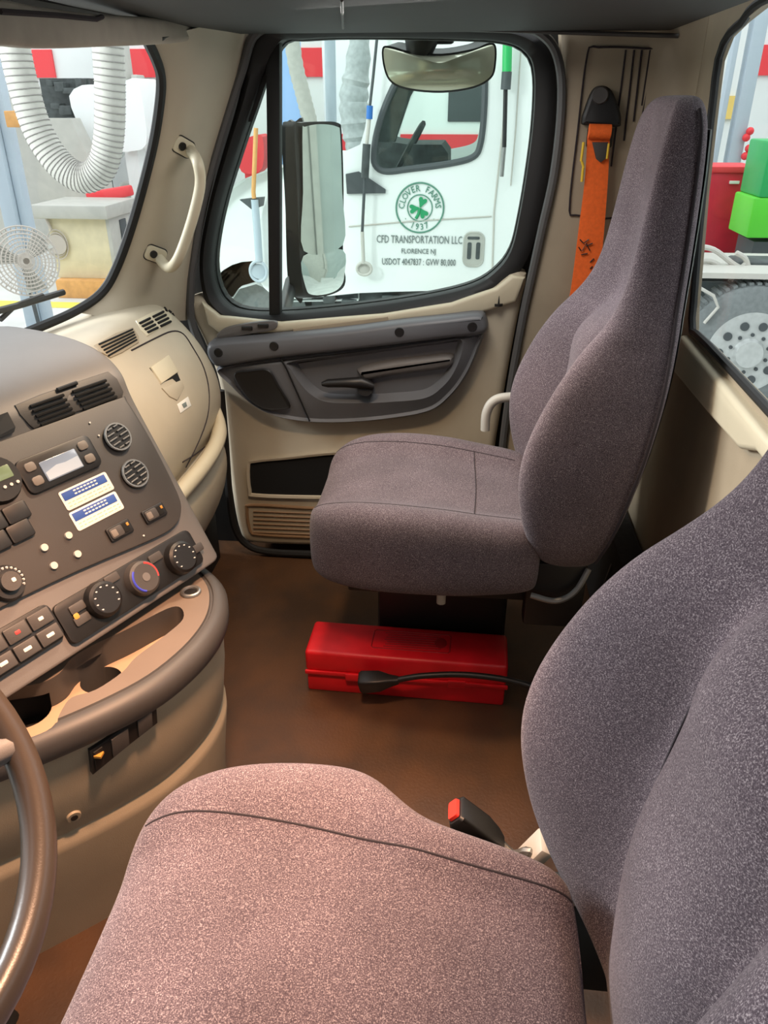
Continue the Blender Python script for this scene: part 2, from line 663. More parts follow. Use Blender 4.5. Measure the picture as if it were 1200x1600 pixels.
# driver side of the cab round the open door
b = MB()
b.box((.38, .13, .79), (.26, .06, 1.58), bev=.012)
b.box((-.93, .13, .79), (.42, .06, 1.58), bev=.012)
b.box((-.2, .13, 1.50), (1.2, .06, .14), bev=.012)
b.box((-.2, .13, .04), (1.2, .06, .10), bev=.012)
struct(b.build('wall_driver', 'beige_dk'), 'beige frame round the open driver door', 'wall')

# ceiling: dark headliner with a raised console band over the door and windshield
b = MB()
b.box((-0.13, 1.17, ROOF_Z + .04), (1.18, 1.99, 0.08), bev=0.015)
ceil = struct(b.build('ceiling', 'headliner'), 'dark grey headliner of the cab', 'ceiling')
b = MB()
b.tube([PY(300, 46, 2.16), PY(420, 38, 2.16), PY(536, 44, 2.14), PY(540, 40, 2.12), PY(800, 48, 2.14), PY(1060, 56, 2.13)], 0.005, 8)
b.tube([PZ(536, 44, 1.497), PZ(534, 0, 1.497)], 0.003, 6)
b.build('console_lip', 'grey_dk', ceil)

# ------------------------------------------------------------------ windshield


def ws_x(y, z):
    return -1.09 + 0.12 * ((y - 1.15) / 0.8) ** 2 + 0.5 * (z - 0.866)


def WS(px, py):
    d = ray(px, py)
    lo, hi_ = 0.0, 4.0
    t = None
    for k in range(1, 3000):
        q = EYE + d * (k * 1e-6 * 1.0)
        if q.x < ws_x(q.y, q.z):
            return q
    return q


gp = [WS(*q) for q in [(-60, 560), (0, 536), (60, 512), (118, 486), (158, 458), (182, 418), (208, 345), (236, 240), (249, 165), (251, 118), (240, 84)]]
edge = crom(gp, 5)
b = MB()
b.tube(edge + [Vector((ws_x(1.8, 1.5), 1.8, 1.5)), Vector((ws_x(1.0, 1.5), 1.0, 1.5))], 0.012, 8)
wsd = struct(b.build('window_1', 'rubber'), 'windshield with black rubber gasket', 'window')
b = MB()
rings = []
for i in range(15):
    y = 0.3 + (1.99 - 0.3) * i / 14
    rings.append([Vector((ws_x(y, z) - .012, y, z)) for z in (0.83, 1.0, 1.15, 1.3, 1.52)])
b.loft(rings, cap=False, closed=False)
b.build('glass_pane', 'glass_c', wsd)

# A pillar trim between windshield and door
L = resample([WS(*q) for q in [(238, 60), (252, 118), (250, 165), (238, 240), (209, 345), (184, 418), (160, 460), (120, 488), (60, 514), (0, 538), (-60, 562)]][:8], 20, False)
Rr = resample([PY(*q, 2.19) for q in [(392, 30), (375, 110), (335, 240), (308, 360), (296, 440), (292, 500)]], 20, False)
rows = []
for l, r in zip(L, Rr):
    m = l.lerp(r, 0.5) + Vector((0.012, -0.045, 0))
    rows.append([l + Vector((0.004, .06, 0)), l, l.lerp(m, .5) + Vector((0.008, -.012, 0)), m, m.lerp(r, .55) + Vector((0.0, -.016, 0)), r + Vector((0, -.005, 0)), r + Vector((0, .05, 0)), l.lerp(r, .4) + Vector((-.06, .10, 0))])
b = MB()
b.loft(rows)
ap = struct(b.build('trim_1', 'beige'), 'beige pillar trim between windshield and passenger door', 'pillar trim')
AP = bvh_of(ap)

# ------------------------------------------------------------------ passenger door
door = empty('door_1', (-0.3, DOOR_Y, 0.03), 'passenger door with window and grey trim insert', 'door', kind='structure')


def D(px, py, dy=0.0):
    return PY(px, py, DOOR_Y + dy)


n = Vector((0, -1, 0))
body = [D(*q) for q in [(296, 466), (318, 464), (336, 482), (372, 494), (440, 499), (600, 486), (700, 470), (762, 447), (790, 424), (822, 427), (815, 465), (800, 540), (786, 620), (770, 720), (758, 862), (620, 856), (500, 851), (398, 847), (377, 832), (364, 770), (352, 660), (344, 600), (326, 545), (305, 500)]]
bo = resample(crom(body, 3, True), 140)
b = MB()
b.loft([[p + Vector((0, .07, 0)) for p in bo], bo, [p + Vector((0, -.012, 0)) for p in inset(bo, .008, n)], [p + Vector((0, -.016, 0)) for p in inset(bo, .018, n)]])
dp = b.build('door_panel', 'beige', door, angle=60)
# sill shelf just under the glass
b = MB()
sh = [(318, 470), (345, 492), (440, 502), (600, 489), (705, 472), (775, 448), (800, 428), (820, 432), (806, 470), (755, 486), (625, 503), (500, 512), (430, 518), (350, 522), (328, 505)]
b.prism([D(*q, -.012) for q in sh], (0, -.022, 0), bev=.01, seg=3)
b.build('sill_shelf', 'beige_lt', door, label='light beige shelf under the door glass')
b = MB()
b.prism([D(*q, -.03) for q in [(458, 513), (606, 494), (608, 505), (460, 526)]], (0, -.007, 0), bev=.003)
b.build('sill_slot', 'beige_dk', door)

# black window frame, divider and glass
fo = [(398, 48), (440, 40), (540, 36), (700, 36), (800, 42), (848, 62), (868, 100), (870, 170), (860, 260), (845, 335), (828, 395), (804, 434), (762, 464), (690, 484), (560, 499), (440, 506), (366, 502), (332, 486), (316, 455), (312, 400), (324, 330), (345, 250), (370, 165), (386, 95)]
fi = [(438, 64), (470, 60), (545, 57), (700, 59), (785, 64), (822, 80), (836, 115), (834, 190), (824, 270), (812, 340), (799, 392), (776, 424), (738, 448), (665, 466), (555, 482), (440, 492), (376, 490), (346, 474), (331, 442), (329, 398), (342, 325), (366, 245), (393, 165), (414, 105)]
fo3 = resample(crom([D(*q, -.004) for q in fo], 4, True), 120)
fi3 = resample(crom([D(*q, .0) for q in fi], 4, True), 120)
fo3 = crom([D(*q, -.004) for q in fo], 5, True)
fi3 = crom([D(*q, .0) for q in fi], 5, True)
mid = [a.lerp(c, .45) + Vector((0, -.012, 0)) for a, c in zip(fo3, fi3)]
b = MB()
b.loft([[p + Vector((0, .05, 0)) for p in fo3], fo3, mid, fi3, [p + Vector((0, .05, 0)) for p in fi3]], cap=False)
b.build('window_frame', 'rubber', door, angle=60)
b = MB()
b.prism([D(*q, .035) for q in [(419, 60), (441, 60), (441, 496), (424, 496)]], (0, -.03, 0), bev=.004)
b.prism([D(*q, .035) for q in [(441, 56), (441, 70), (418, 128), (396, 190), (380, 190), (400, 90), (420, 56)]], (0, -.012, 0))
b.build('window_divider', 'rubber', door)
b = MB()
b.prism([p + Vector((0, .04, 0)) for p in fi3], (0, .004, 0))
b.build('window_glass', 'glass', door, smooth=False)
b = MB()
b.tube(crom([PY(*q, 2.165) for q in [(640, 34), (800, 40), (852, 58), (874, 100), (877, 170), (866, 270), (848, 352), (832, 425), (818, 490), (800, 590), (786, 690), (776, 800)]], 5), 0.011, 8)
b.tube(crom([PY(*q, 2.185) for q in [(430, 36), (396, 56), (378, 110), (346, 210), (318, 310), (304, 390), (298, 450), (300, 505), (322, 560)]], 5), 0.012, 8)
b.build('door_seal', 'rubber_g', door, label='grey rubber seal round the door opening')
b = MB()
b.tube(crom([PY(*q, 2.17) for q in [(345, 610), (352, 690), (358, 770), (366, 822), (385, 850), (420, 862), (505, 866), (640, 870), (780, 876)]], 5), 0.012, 8)
b.build('door_seal', 'rubber', door, label='black rubber seal along the lower door edge')

# dark jamb of the door opening around and behind the door
JY = .055
fj = [p + Vector((0, JY + .002, 0)) for p in fi3]
cj = sum(fj, Vector()) / len(fj)
oj = [PY(310, 30, cj.y), PY(420, -40, cj.y), Vector((.5, cj.y, ROOF_Z + .1)), Vector((.5, cj.y, -.05)), Vector((-1.15, cj.y, -.05)), Vector((-1.15, cj.y, .80)), PY(225, 480, cj.y), PY(252, 380, cj.y), PY(285, 200, cj.y)]
b = MB()
oa, ia = ang_ring(oj, cj, 140), ang_ring(scaled(fj, .995), cj, 140)
b.loft([[p + Vector((0, .03, 0)) for p in oa], oa, ia, [p + Vector((0, .03, 0)) for p in ia]], cap=False)
b.build('door_jamb', 'rubber', pw, smooth=False, label='black jamb of the door opening')

# grey trim insert: rail, panel with pocket, speaker section
T = -.045
ins = [(342, 572), (440, 556), (560, 543), (690, 527), (752, 518), (748, 545), (730, 585), (705, 618), (672, 642), (610, 654), (540, 660), (480, 659), (430, 650), (394, 632), (362, 604)]
pk = [(452, 566), (520, 556), (600, 545), (680, 534), (718, 530), (722, 548), (710, 580), (692, 604), (664, 622), (610, 628), (560, 630), (510, 628), (484, 615), (466, 595), (455, 578)]
iN = crom([D(*q, T) for q in ins], 6, True)
pN = crom([D(*q, T - .018) for q in pk], 6, True)
iN2 = [p + Vector((0, -.014, 0)) for p in inset(iN, .007, n)]
pk2 = [p + Vector((0, .034, 0)) for p in inset(pN, .016, n)]
b = MB()
b.loft([[p + Vector((0, .035, 0)) for p in iN], iN, iN2, [p + Vector((0, -.004, 0)) for p in inset(iN, .014, n)], pN, [p + Vector((0, .008, 0)) for p in inset(pN, .004, n)], pk2])
b.build('trim_insert', 'grey_md', door, angle=50)
b = MB()
rail = [(324, 543), (338, 530), (400, 524), (440, 521), (540, 511), (625, 500), (700, 492), (746, 487), (759, 494), (757, 520), (690, 529), (560, 545), (440, 558), (380, 567), (345, 572), (330, 562)]
rl = crom([D(*q, T - .005) for q in rail], 4, True)
b.loft([[p + Vector((0, .04, 0)) for p in rl], rl, [p + Vector((0, -.022, 0)) for p in inset(rl, .007, n)], [p + Vector((0, -.028, 0)) for p in inset(rl, .016, n)]])
ra = b.build('arm_rail', 'grey_md', door, angle=60)
for q in ((341, 551), (428, 541), (624, 519), (738, 511)):
    b = MB()
    c = D(*q, T - .033)
    b.torus(ell(c, (1, 0, 0), (0, 0, 1), .0105, .0105, 20), .003, 6)
    b.cyl(c, c + Vector((0, -.002, 0)), .009)
    b.build('screw', 'black', ra, label='black screw cap')
b = MB()
b.prism(crom([D(*q, -.036) for q in [(340, 524), (352, 512), (386, 504), (428, 500), (434, 508), (425, 515), (390, 521), (352, 527)]], 4, True), (0, -.012, 0), bev=.004)
sp = b.build('switch_pod', 'grey', door)
for q in ((386, 513), (411, 509)):
    b = MB()
    b.box(D(*q, -.050), (.032, .008, .012), bev=.003)
    b.build('window_switch', 'black', sp)
b = MB()
sg = crom([D(*q, T - .019) for q in [(366, 584), (392, 578), (420, 578), (436, 602), (454, 634), (440, 640), (416, 640), (396, 630), (378, 610)]], 5, True)
b.loft([sg, [p + Vector((0, -.004, 0)) for p in inset(sg, .003, n)], [p + Vector((0, -.002, 0)) for p in inset(sg, .008, n)]])
b.build('speaker_grille', 'black', door, label='black mesh speaker grille')
b = MB()
b.tube([D(438, 560, T - .02), D(447, 575, T - .02), D(484, 658, T - .017)], .0025, 6)
b.build('trim_joint', 'dark', door)
# pocket relief: grip block and lever
b = MB()
gb = crom([D(*q, -.026) for q in [(560, 574), (600, 562), (660, 554), (704, 550), (712, 560), (702, 574), (650, 582), (604, 588), (574, 594), (562, 586)]], 4, True)
b.loft([gb, [p + Vector((0, -.022, 0)) for p in inset(gb, .010, n)], [p + Vector((0, -.026, 0)) for p in inset(gb, .018, n)]])
b.build('pull_grip', 'grey', door, angle=60)
b = MB()
lv = [D(*q, -.078) for q in [(503, 600), (512, 599), (540, 598), (565, 598), (584, 604)]]
b.tube(lv, [.006, .012, .014, .018, .010], 12)
b.cyl(D(571, 606, -.080), D(571, 604, -.02), .024, .026)
b.prism(crom([D(*q, -.032) for q in [(530, 630), (570, 622), (620, 625), (612, 630)]], 3, True), (0, -.01, 0))
b.build('door_handle', 'black', door, label='black door release lever')
b = MB()
b.cyl(D(779, 476, -.03), D(780, 461, -.03), .005, .004)
b.cyl(D(779, 478, -.03), D(779, 474, -.03), .012)
b.build('lock_pin', 'black', door, label='black lock pin on the door sill')
# map pocket and lower ribbed panel
b = MB()
mp = crom([D(*q, -.018) for q in [(388, 726), (400, 719), (450, 714), (530, 706), (640, 704), (652, 720), (652, 770), (640, 778), (505, 777), (402, 774), (390, 766)]], 4, True)
b.loft([mp, [p + Vector((0, -.008, 0)) for p in inset(mp, -.002, n)], [p + Vector((0, -.006, 0)) for p in inset(mp, .006, n)], [p + Vector((0, .004, 0)) for p in inset(mp, .008, n)]], cap=False)
b.build('pocket_rim', 'beige', door)
b = MB()  # flat black sheet painted in for the shade of the pocket
b.prism([p + Vector((0, .001, 0)) for p in inset(mp, .002, n)], (0, -.0015, 0))
b.build('map_pocket', 'dark', door, smooth=False, label='map pocket low on the door, its shade a black sheet')
b = MB()
lp = crom([D(*q, -.016) for q in [(386, 796), (396, 789), (505, 795), (660, 800), (670, 806), (668, 838), (655, 846), (505, 840), (404, 835), (390, 826)]], 4, True)
b.torus(resample(lp, 90), .006, 8)
for k in range(6):
    y = 799 + k * 6.5
    b.tube([D(396, y, -.017), D(505, y + 4, -.017), D(660, y + 8, -.017)], .003, 6)
b.build('lower_grille', 'brown', door, label='ribbed beige panel at the door bottom, warm light painted brown')

# ------------------------------------------------------------------ grab handle on the A pillar
gh = empty('grab_handle', hit(AP, 264, 330)[0], 'beige curved grab handle bolted to the windshield pillar', 'grab handle')
p0, n0 = hit(AP, 281, 226)
p1, n1 = hit(AP, 237, 395)
q0, q1 = hit(AP, 296, 234)[0], hit(AP, 250, 403)[0]
b = MB()
pts = [q0 + Vector((-.006, .01, 0)), q0 + Vector((.006, -.014, 0))] + [PY(*q, p0.y - .055 + dy) for q, dy in (((308, 252), 0), ((313, 285), 0), ((304, 330), .0), ((290, 375), 0), ((276, 408), 0))] + [PY(263, 418, p1.y - .03), q1 + Vector((.004, -.014, 0)), q1 + Vector((-.006, .01, 0))]
b.tube(crom(pts, 6), 0.0135, 12)
b.build('grip', 'beige_lt', gh)
for p, nn in ((p0, n0), (p1, n1)):
    b = MB()
    nn = nn if nn.y < 0 else -nn
    ta = (nn.cross(Vector((0, 0, 1)))).normalized()
    if ta.dot(R_) < 0:
        ta = -ta
    ta = (ta - Vector((0, 0, .45))).normalized()
    tb = nn.cross(ta).normalized()
    pc_ = p + ta * .010
    b.loft([rrect(pc_ - nn * .004, ta, tb, .062, .040, .012), rrect(pc_ + nn * .006, ta, tb, .060, .038, .012), rrect(pc_ + nn * .008, ta, tb, .054, .032, .010)])
    pd = b.build('mount_pad', 'beige_lt', gh)
    b = MB()
    b.torus(resample(rrect(pc_ + nn * .0015, ta, tb, .063, .041, .012), 40), .0018, 6)
    b.tube([p + nn * .006, p + nn * .012], .010, 14)
    b.build('bolt', 'black', pd, label='black bolt head')

# ------------------------------------------------------------------ sun visor
b = MB()
vz = [(-40, 62), (0, 72), (60, 76), (150, 73), (240, 69), (298, 62), (332, 48), (318, 36), (240, 28), (130, 22), (40, 10), (-40, 0)]
vp = crom([PX(*q, -.66) for q in vz], 4, True)
b.prism(vp, (.025, 0, 0), bev=.010, seg=3)
vs = b.build('sun_visor', 'visor')
tag(vs, 'grey cloth sun visor folded along the top of the windshield', 'sun visor')
b = MB()
b.tube([PX(0, 18, -.632), PX(90, 24, -.632), PX(150, 30, -.632), PX(160, 26, -.632)], .004, 6)
b.build('visor_seam', 'seam', vs)
b = MB()
b.tube([PX(250, 60, -.64), PX(300, 46, -.645), PX(335, 44, -.65)], .006, 8)
b.build('hinge_rod', 'black', vs)

# =================================================================== dashboard (one thing)
dash = empty('dashboard', (-0.8, 1.2, 0), 'beige and grey dashboard with a control stack angled to the driver', 'dashboard')
prof = [(-1.075, .850), (-1.0, .858), (-.92, .868), (-.845, .862), (-.785, .816), (-.725, .735), (-.690, .64), (-.694, .55), (-.735, .45), (-.80, .40)]
cp_ = crom([Vector((x, 0, z)) for x, z in prof], 5) + [Vector((-1.075, 0, .40))]
cz_ = Vector((-.95, 0, .66))
rings = []
for y, k in ((1.15, 1), (1.6, 1), (1.9, 1), (2.045, 1), (2.065, .992), (2.080, .975), (2.090, .945), (2.094, .90)):
    rings.append([cz_ + (p - cz_) * (k if p.x > -.93 else 1) + Vector((0, y, 0)) for p in cp_])
b = MB()
b.loft(rings)
pd = b.build('passenger_dash', 'beige', dash, angle=45)
PD = bvh_of(pd)


def onpd(px, py, lift=0.002):
    l, nn = hit(PD, px, py)
    if nn.dot(ray(px, py)) > 0:
        nn = -nn
    return l + nn * lift


def dash_poly(name, m, px, parent, lift=.002, k=3, thick=.006, label=None):
    pts = [onpd(*q, lift) for q in px]
    c = sum(pts, Vector()) / len(pts)
    nn = hit(PD, sum(q[0] for q in px) / len(px), sum(q[1] for q in px) / len(px))[1]
    if nn.dot(EYE - c) < 0:
        nn = -nn
    b = MB()
    b.prism([p - nn * thick for p in pts], nn * thick, bev=min(.002, thick * .4))
    return b.build(name, m, parent, label=label)


# defroster and passenger vents
v1 = dash_poly('air_vent', 'beige_dk', [(147, 541), (180, 522), (207, 513), (216, 527), (216, 536), (190, 552), (172, 560), (158, 552)], dash, .004, label='beige louvred vent beside the control stack')
for k in range(5):
    t = k / 4
    b = MB()
    b.tube([onpd(154 + 14 * t, 541 + 17 * t, .005), onpd(206 + 6 * t, 517 + 16 * t, .005)], .0022, 6)
    b.build('vent_slot', 'dark', v1)
v2 = dash_poly('air_vent', 'beige_lt', [(212, 502), (236, 489), (258, 481), (268, 494), (268, 503), (245, 516), (229, 526), (220, 516)], dash, .003, label='beige vent with dark slots at the dash end')
for k in range(4):
    t = k / 3
    for a0, a1 in ((0.04, .44), (.56, .96)):
        p = [(216 + 12 * t) + (256 - 216 - 1 * t) * a for a in (a0, a1)]
        q = [(508 + 14 * t) + (488 - 508 + 1 * t) * a for a in (a0, a1)]
        b = MB()
        b.tube([onpd(p[0], q[0], .004), onpd(p[1], q[1], .004)], .0034, 6)
        b.build('vent_slot', 'dark', v2)
for k in range(3):
    b = MB()
    b.tube([onpd(257 + 7 * k, 482 + 2.5 * k, .002), onpd(260 + 7 * k, 487 + 2.5 * k, .002)], .0035, 6)
    b.build('defroster_slot', 'dark', dash)
# glove box door outlined by its gap, with latch and sticker
b = MB()
gl = [(205, 548), (240, 530), (268, 518), (286, 522), (302, 545), (318, 575), (326, 610), (324, 650), (310, 690), (290, 730)]
b.tube(crom([onpd(*q, .0005) for q in gl], 4), .0022, 6)
gx = b.build('glove_box_gap', 'seam', dash)
b = MB()
b.tube(crom([onpd(*q, .0005) for q in [(285, 722), (310, 706), (336, 690)]], 4), .0022, 6)
b.build('knee_panel_gap', 'seam', dash)
lt = dash_poly('glove_box_latch', 'dark', [(233, 575), (262, 556), (276, 580), (287, 606), (278, 625), (262, 618), (250, 600)], dash, .001)
dash_poly('latch_paddle', 'beige_lt', [(234, 575), (262, 556), (277, 582), (251, 600)], lt, .005)
dash_poly('latch_cup', 'beige', [(252, 607), (283, 594), (287, 606), (276, 626), (264, 620)], lt, .003)
stk = dash_poly('sticker', 'white_l', [(276, 632), (293, 620), (298, 634), (281, 646)], dash, .002, thick=.001, label='small white sticker by the glove box latch')
dash_poly('sticker_mark', 'ink', [(283, 632), (289, 628), (291, 635), (286, 638)], stk, .003, thick=.001)
# knee bolster ridges below the glove box
b = MB()
kb = [(-.72, .50), (-.672, .47), (-.662, .40), (-.685, .31), (-.73, .22), (-.80, .17), (-1.0, .17), (-1.0, .5)]
b.loft([[Vector((x - s, y, z)) for x, z in kb] for y, s in ((1.3, 0), (1.7, 0), (1.98, .0), (2.07, .02), (2.12, .06))])
kn = b.build('knee_panel', 'beige', dash, sub=2)
KN = bvh_of(kn)
b = MB()
rg = crom([Vector((-.69, 1.45, .50)), Vector((-.670, 1.75, .500)), Vector((-.672, 1.92, .505)), Vector((-.682, 2.01, .53)), Vector((-.70, 2.06, .57))], 6)
b.tube(rg, [.022 * (1 if i < 16 else 1 - (i - 16) / 11) for i in range(len(rg))], 10)
b.build('knee_panel_ridge', 'beige_lt', dash)
b = MB()
b.box((-.95, 1.75, .12), (.35, .85, .30), bev=.03)
b.build('toe_board', 'rubber', dash)

# --- control stack -------------------------------------------------
AL = math.radians(31)
dv = Vector((.43, .904, 0)).normalized()
nh = Vector((dv.y, -dv.x, 0))
ev = -nh * math.sin(AL) + Vector((0, 0, math.cos(AL)))
nv = dv.cross(ev)
PO = Vector((-.65, 1.357, .85))


def PA(a, bb, h=0.0):
    return PO + dv * a + ev * bb + nv * h


def pab(px, py):
    d = ray(px, py)
    t = (PO - EYE).dot(nv) / d.dot(nv)
    q = EYE + d * t - PO
    return q.dot(dv), q.dot(ev)


def PP(px, py, h=0.0):
    return PA(*pab(px, py), h)


def stack_ring(q, back, drop=0.0):
    """plan outline of the pod through panel point q"""
    L = q - dv * .62
    return [Vector((-1.06, L.y, L.z)), L - nh * .02, L + dv * .02, q - dv * .3, q - dv * .012, q + dv * .018, q + dv * .034 - nh * .012, q + dv * .043 - nh * .04, q + dv * .046 - nh * .10, q + dv * .046 - nh * .2, Vector((-1.06, q.y + .10, q.z))]


rings = []
for bb in (-.378, -.370, -.34, -.22, -.08, 0.0):
    rings.append(stack_ring(PA(0, bb, -.006), 0))
q = PA(0, 0, -.006)
for dz, k in ((.028, .004), (.052, -.012), (.070, -.04), (.082, -.09), (.088, -.20)):
    rings.append(stack_ring(Vector((q.x, q.y, q.z)) + Vector((0, 0, dz)) + nh * (k - dz * .25), 0))
b = MB()
b.loft(rings)
pod = b.build('control_stack', 'grey', dash, sub=2)
PODB = bvh_of(pod)


def onpod(px, py, lift=.002):
    l, nn = hit(PODB, px, py)
    if nn.dot(ray(px, py)) > 0:
        nn = -nn
    return l + nn * lift


# dark instrument panel
b = MB()
pn = crom([PP(*q, -.012) for q in [(-120, 736), (0, 690), (100, 654), (188, 622), (198, 628), (236, 690), (276, 770), (282, 800), (272, 822), (240, 842), (120, 893), (0, 950), (-120, 1010)]], 3, True)
b.prism(pn, nv * .016, bev=.003)
panel = b.build('instrument_panel', 'grey_dk', dash)
H = .0045


def pbox(name, m, c, w, h, d, parent, lift=H, r=.004, label=None, bev=.0015):
    """rounded block on the panel: c = (a, b)"""
    b = MB()
    b.prism(rrect(PA(c[0], c[1], lift), dv, ev, w, h, min(r, w * .45, h * .45), 3), nv * d, bev=min(bev, d * .45))
    return b.build(name, m, parent, label=label)


def pcyl(name, m, c, r, d, parent, lift=H, r2=None, label=None, seg=24):
    b = MB()
    b.tube([PA(*c, lift), PA(*c, lift + d)], [r, r if r2 is None else r2], seg)
    return b.build(name, m, parent, label=label)


# center vent in the brow above the panel
b = MB()
vo = [onpod(*q, .001) for q in [(22, 634), (60, 618), (120, 597), (168, 581), (182, 592), (192, 613), (190, 622), (120, 644), (52, 671), (44, 664), (30, 648)]]
nvv = (vo[2] - vo[0]).cross(vo[8] - vo[0]).normalized()
if nvv.dot(EYE - vo[0]) < 0:
    nvv = -nvv
b.prism([p - nvv * .012 for p in vo], nvv * .015, bev=.003)
cv = b.build('air_vent', 'grey_dk', dash, label='charcoal louvred vent at the top of the control stack')
vc, vu = PP(0, 0), None
for k in range(5):
    t = k / 4
    xa, ya = 46 + 16 * t, 637 + 28 * t
    xb, yb = 164 + 16 * t, 596 + 24 * t
    for s0, s1 in ((0, .44), (.56, 1)):
        b = MB()
        p, q2 = [onpod(xa + (xb - xa) * s, ya + (yb - ya) * s, .0045) for s in (s0, s1)]
        b.tube([p, q2], .0030, 6)
        b.build('vent_slot', 'dark', cv)
b = MB()
b.tube([onpod(88, 612, .006), onpod(118, 601, .006)], .004, 8)
b.build('vent_tab', 'black', cv)
b = MB()
b.prism([onpod(*q, .001) for q in [(-30, 660), (10, 645), (22, 668), (20, 676), (-30, 696)]], nvv * .004)
b.build('air_vent', 'black', dash, label='black vent at the left edge of the control stack')

# display unit
a0 = pab(92, 726)
rd = pbox('display_unit', 'black', (a0[0] - .002, a0[1]), .152, .062, .006, dash, r=.012)
pbox('screen', 'lcd', (a0[0] - .002, a0[1] - .003), .074, .036, .0015, rd, lift=H + .006, r=.002)
b = MB()
c = (a0[0] - .002, a0[1] - .003)
b.prism([PA(c[0] - .035, c[1] - .016, H + .0076), PA(c[0] + .035, c[1] - .016, H + .0076), PA(c[0] + .035, c[1] + .004, H + .0076), PA(c[0] + .008, c[1] + .002, H + .0076), PA(c[0] - .01, c[1] + .004, H + .0076), PA(c[0] - .035, c[1] - .002, H + .0076)], nv * .0006)
b.build('screen_image', 'lcd2', rd, smooth=False)
for da in (-.056, .053):
    for db in (.014, -.012):
        pbox('button', 'button', (a0[0] + da, a0[1] + db), .020, .016, .003, rd, lift=H + .006, r=.005)
# round gauge at left edge
c = pab(-8, 752)
gg = pcyl('round_gauge', 'black', c, .042, .010, dash, r2=.038)
pbox('gauge_screen', 'lcd_g', (c[0] + .006, c[1] + .006), .040, .022, .001, gg, lift=H + .010, r=.002)
for k in range(3):
    pcyl('gauge_button', 'tick', (c[0] + .002 + k * .012, c[1] - .016), .0028, .002, gg, lift=H + .010, seg=10)
# switch bank
for r_, (px, py) in enumerate(((22, 803), (28, 832))):
    for k in range(2):
        a = pab(px, py)
        pbox('rocker_switch', 'black', (a[0] - k * .044, a[1]), .042, .030, .008, dash, r=.004, label='black blank rocker switch')
# small round outlets with slotted caps
for (px, py) in ((180, 685), (207, 742)):
    c = pab(px, py)
    o_ = pcyl('round_outlet', 'black', c, .027, .006, dash)
    b = MB()
    b.torus(ell(PA(*c, H + .006), dv, ev, .0258, .0258, 24), .0026, 6)
    b.build('outlet_ring', 'steel', o_)
    b = MB()
    for k in range(5):
        s = (k - 2) * .0095
        hw = math.sqrt(max(0, .023 ** 2 - s * s))
        u = (dv + ev * .15).normalized()
        w = nv.cross(u)
        o0 = PA(*c, H + .008)
        b.tube([o0 + w * s - u * hw, o0 + w * s - u * hw * .15], .0016, 6)
        b.tube([o0 + w * s + u * hw * .2, o0 + w * s + u * hw], .0016, 6)
    b.build('outlet_fins', 'steel', o_)
# two white and blue labels
for (px, py) in ((134, 768), (150, 799)):
    c = pab(px, py)
    sk = pbox('sticker', 'white_l', c, .104, .036, .0008, dash, r=.004, label='white sticker with blue print')
    pbox('blue_heading', 'blue_l', (c[0] - .001, c[1] + .007), .094, .015, .0004, sk, lift=H + .0009, r=.001)
    b = MB()
    for k in range(2):
        for j in range(7):
            b.prism(rrect(PA(c[0] - .022 + j * .0075, c[1] + .0105 - k * .006, H + .0014), dv, ev, .0055, .0026, .0008, 1), nv * .0003)
    b.build('heading_lines', 'white_l', sk, smooth=False)
    b = MB()
    for k in range(2):
        for j in range(12):
            b.prism(rrect(PA(c[0] - .042 + j * .0076 + .001 * (j % 3), c[1] - .006 - k * .006, H + .0009), dv, ev, .0058 - .0012 * (j % 2), .0016, .0005, 1), nv * .0003)
    b.build('text_lines', 'orange_l', sk, smooth=False)
# rocker switches with icons
for (px, py) in ((184, 830), (238, 803)):
    c = pab(px, py)
    k_ = pbox('rocker_switch', 'black', c, .052, .026, .005, dash, r=.003)
    pbox('switch_cap', 'grey_dk', (c[0] - .009, c[1]), .028, .020, .003, k_, lift=H + .005)
    pbox('switch_icon', 'button', (c[0] - .015, c[1]), .012, .013, .0005, k_, lift=H + .008, r=.002)
    pbox('switch_well', 'dark', (c[0] + .012, c[1]), .014, .018, .001, k_, lift=H + .005)
    pbox('switch_lamp', 'amber', (c[0] + .018, c[1] + .004), .005, .006, .001, k_, lift=H + .006, r=.001)
for px, py in ((104, 838), (66, 857), (118, 867), (81, 885)):
    pcyl('push_button', 'palegrey', pab(px, py), .0062, .005, dash, label='pale round push pin in a group of four')
for px, py in ((138, 662), (152, 682), (222, 838)):
    pcyl('indicator_light', 'tick', pab(px, py), .0018, .002, dash, seg=10)
# trailer valve / dial at left edge
c = pab(8, 912)
dl = pcyl('dimmer_dial', 'black', c, .030, .010, dash, r2=.027)
pcyl('dial_cap', 'grey_dk', c, .016, .010, dl, lift=H + .010)
pbox('dial_pointer', 'tick', (c[0] + .004, c[1]), .007, .007, .001, dl, lift=H + .020, r=.002)
b = MB()
for k in range(14):
    q = -.6 + k * .3
    o0 = PA(c[0] + .0235 * math.cos(q), c[1] + .0235 * math.sin(q), H + .0103)
    b.box(o0, (.003, .003, .003))
b.build('dial_marks', 'tick', dl)

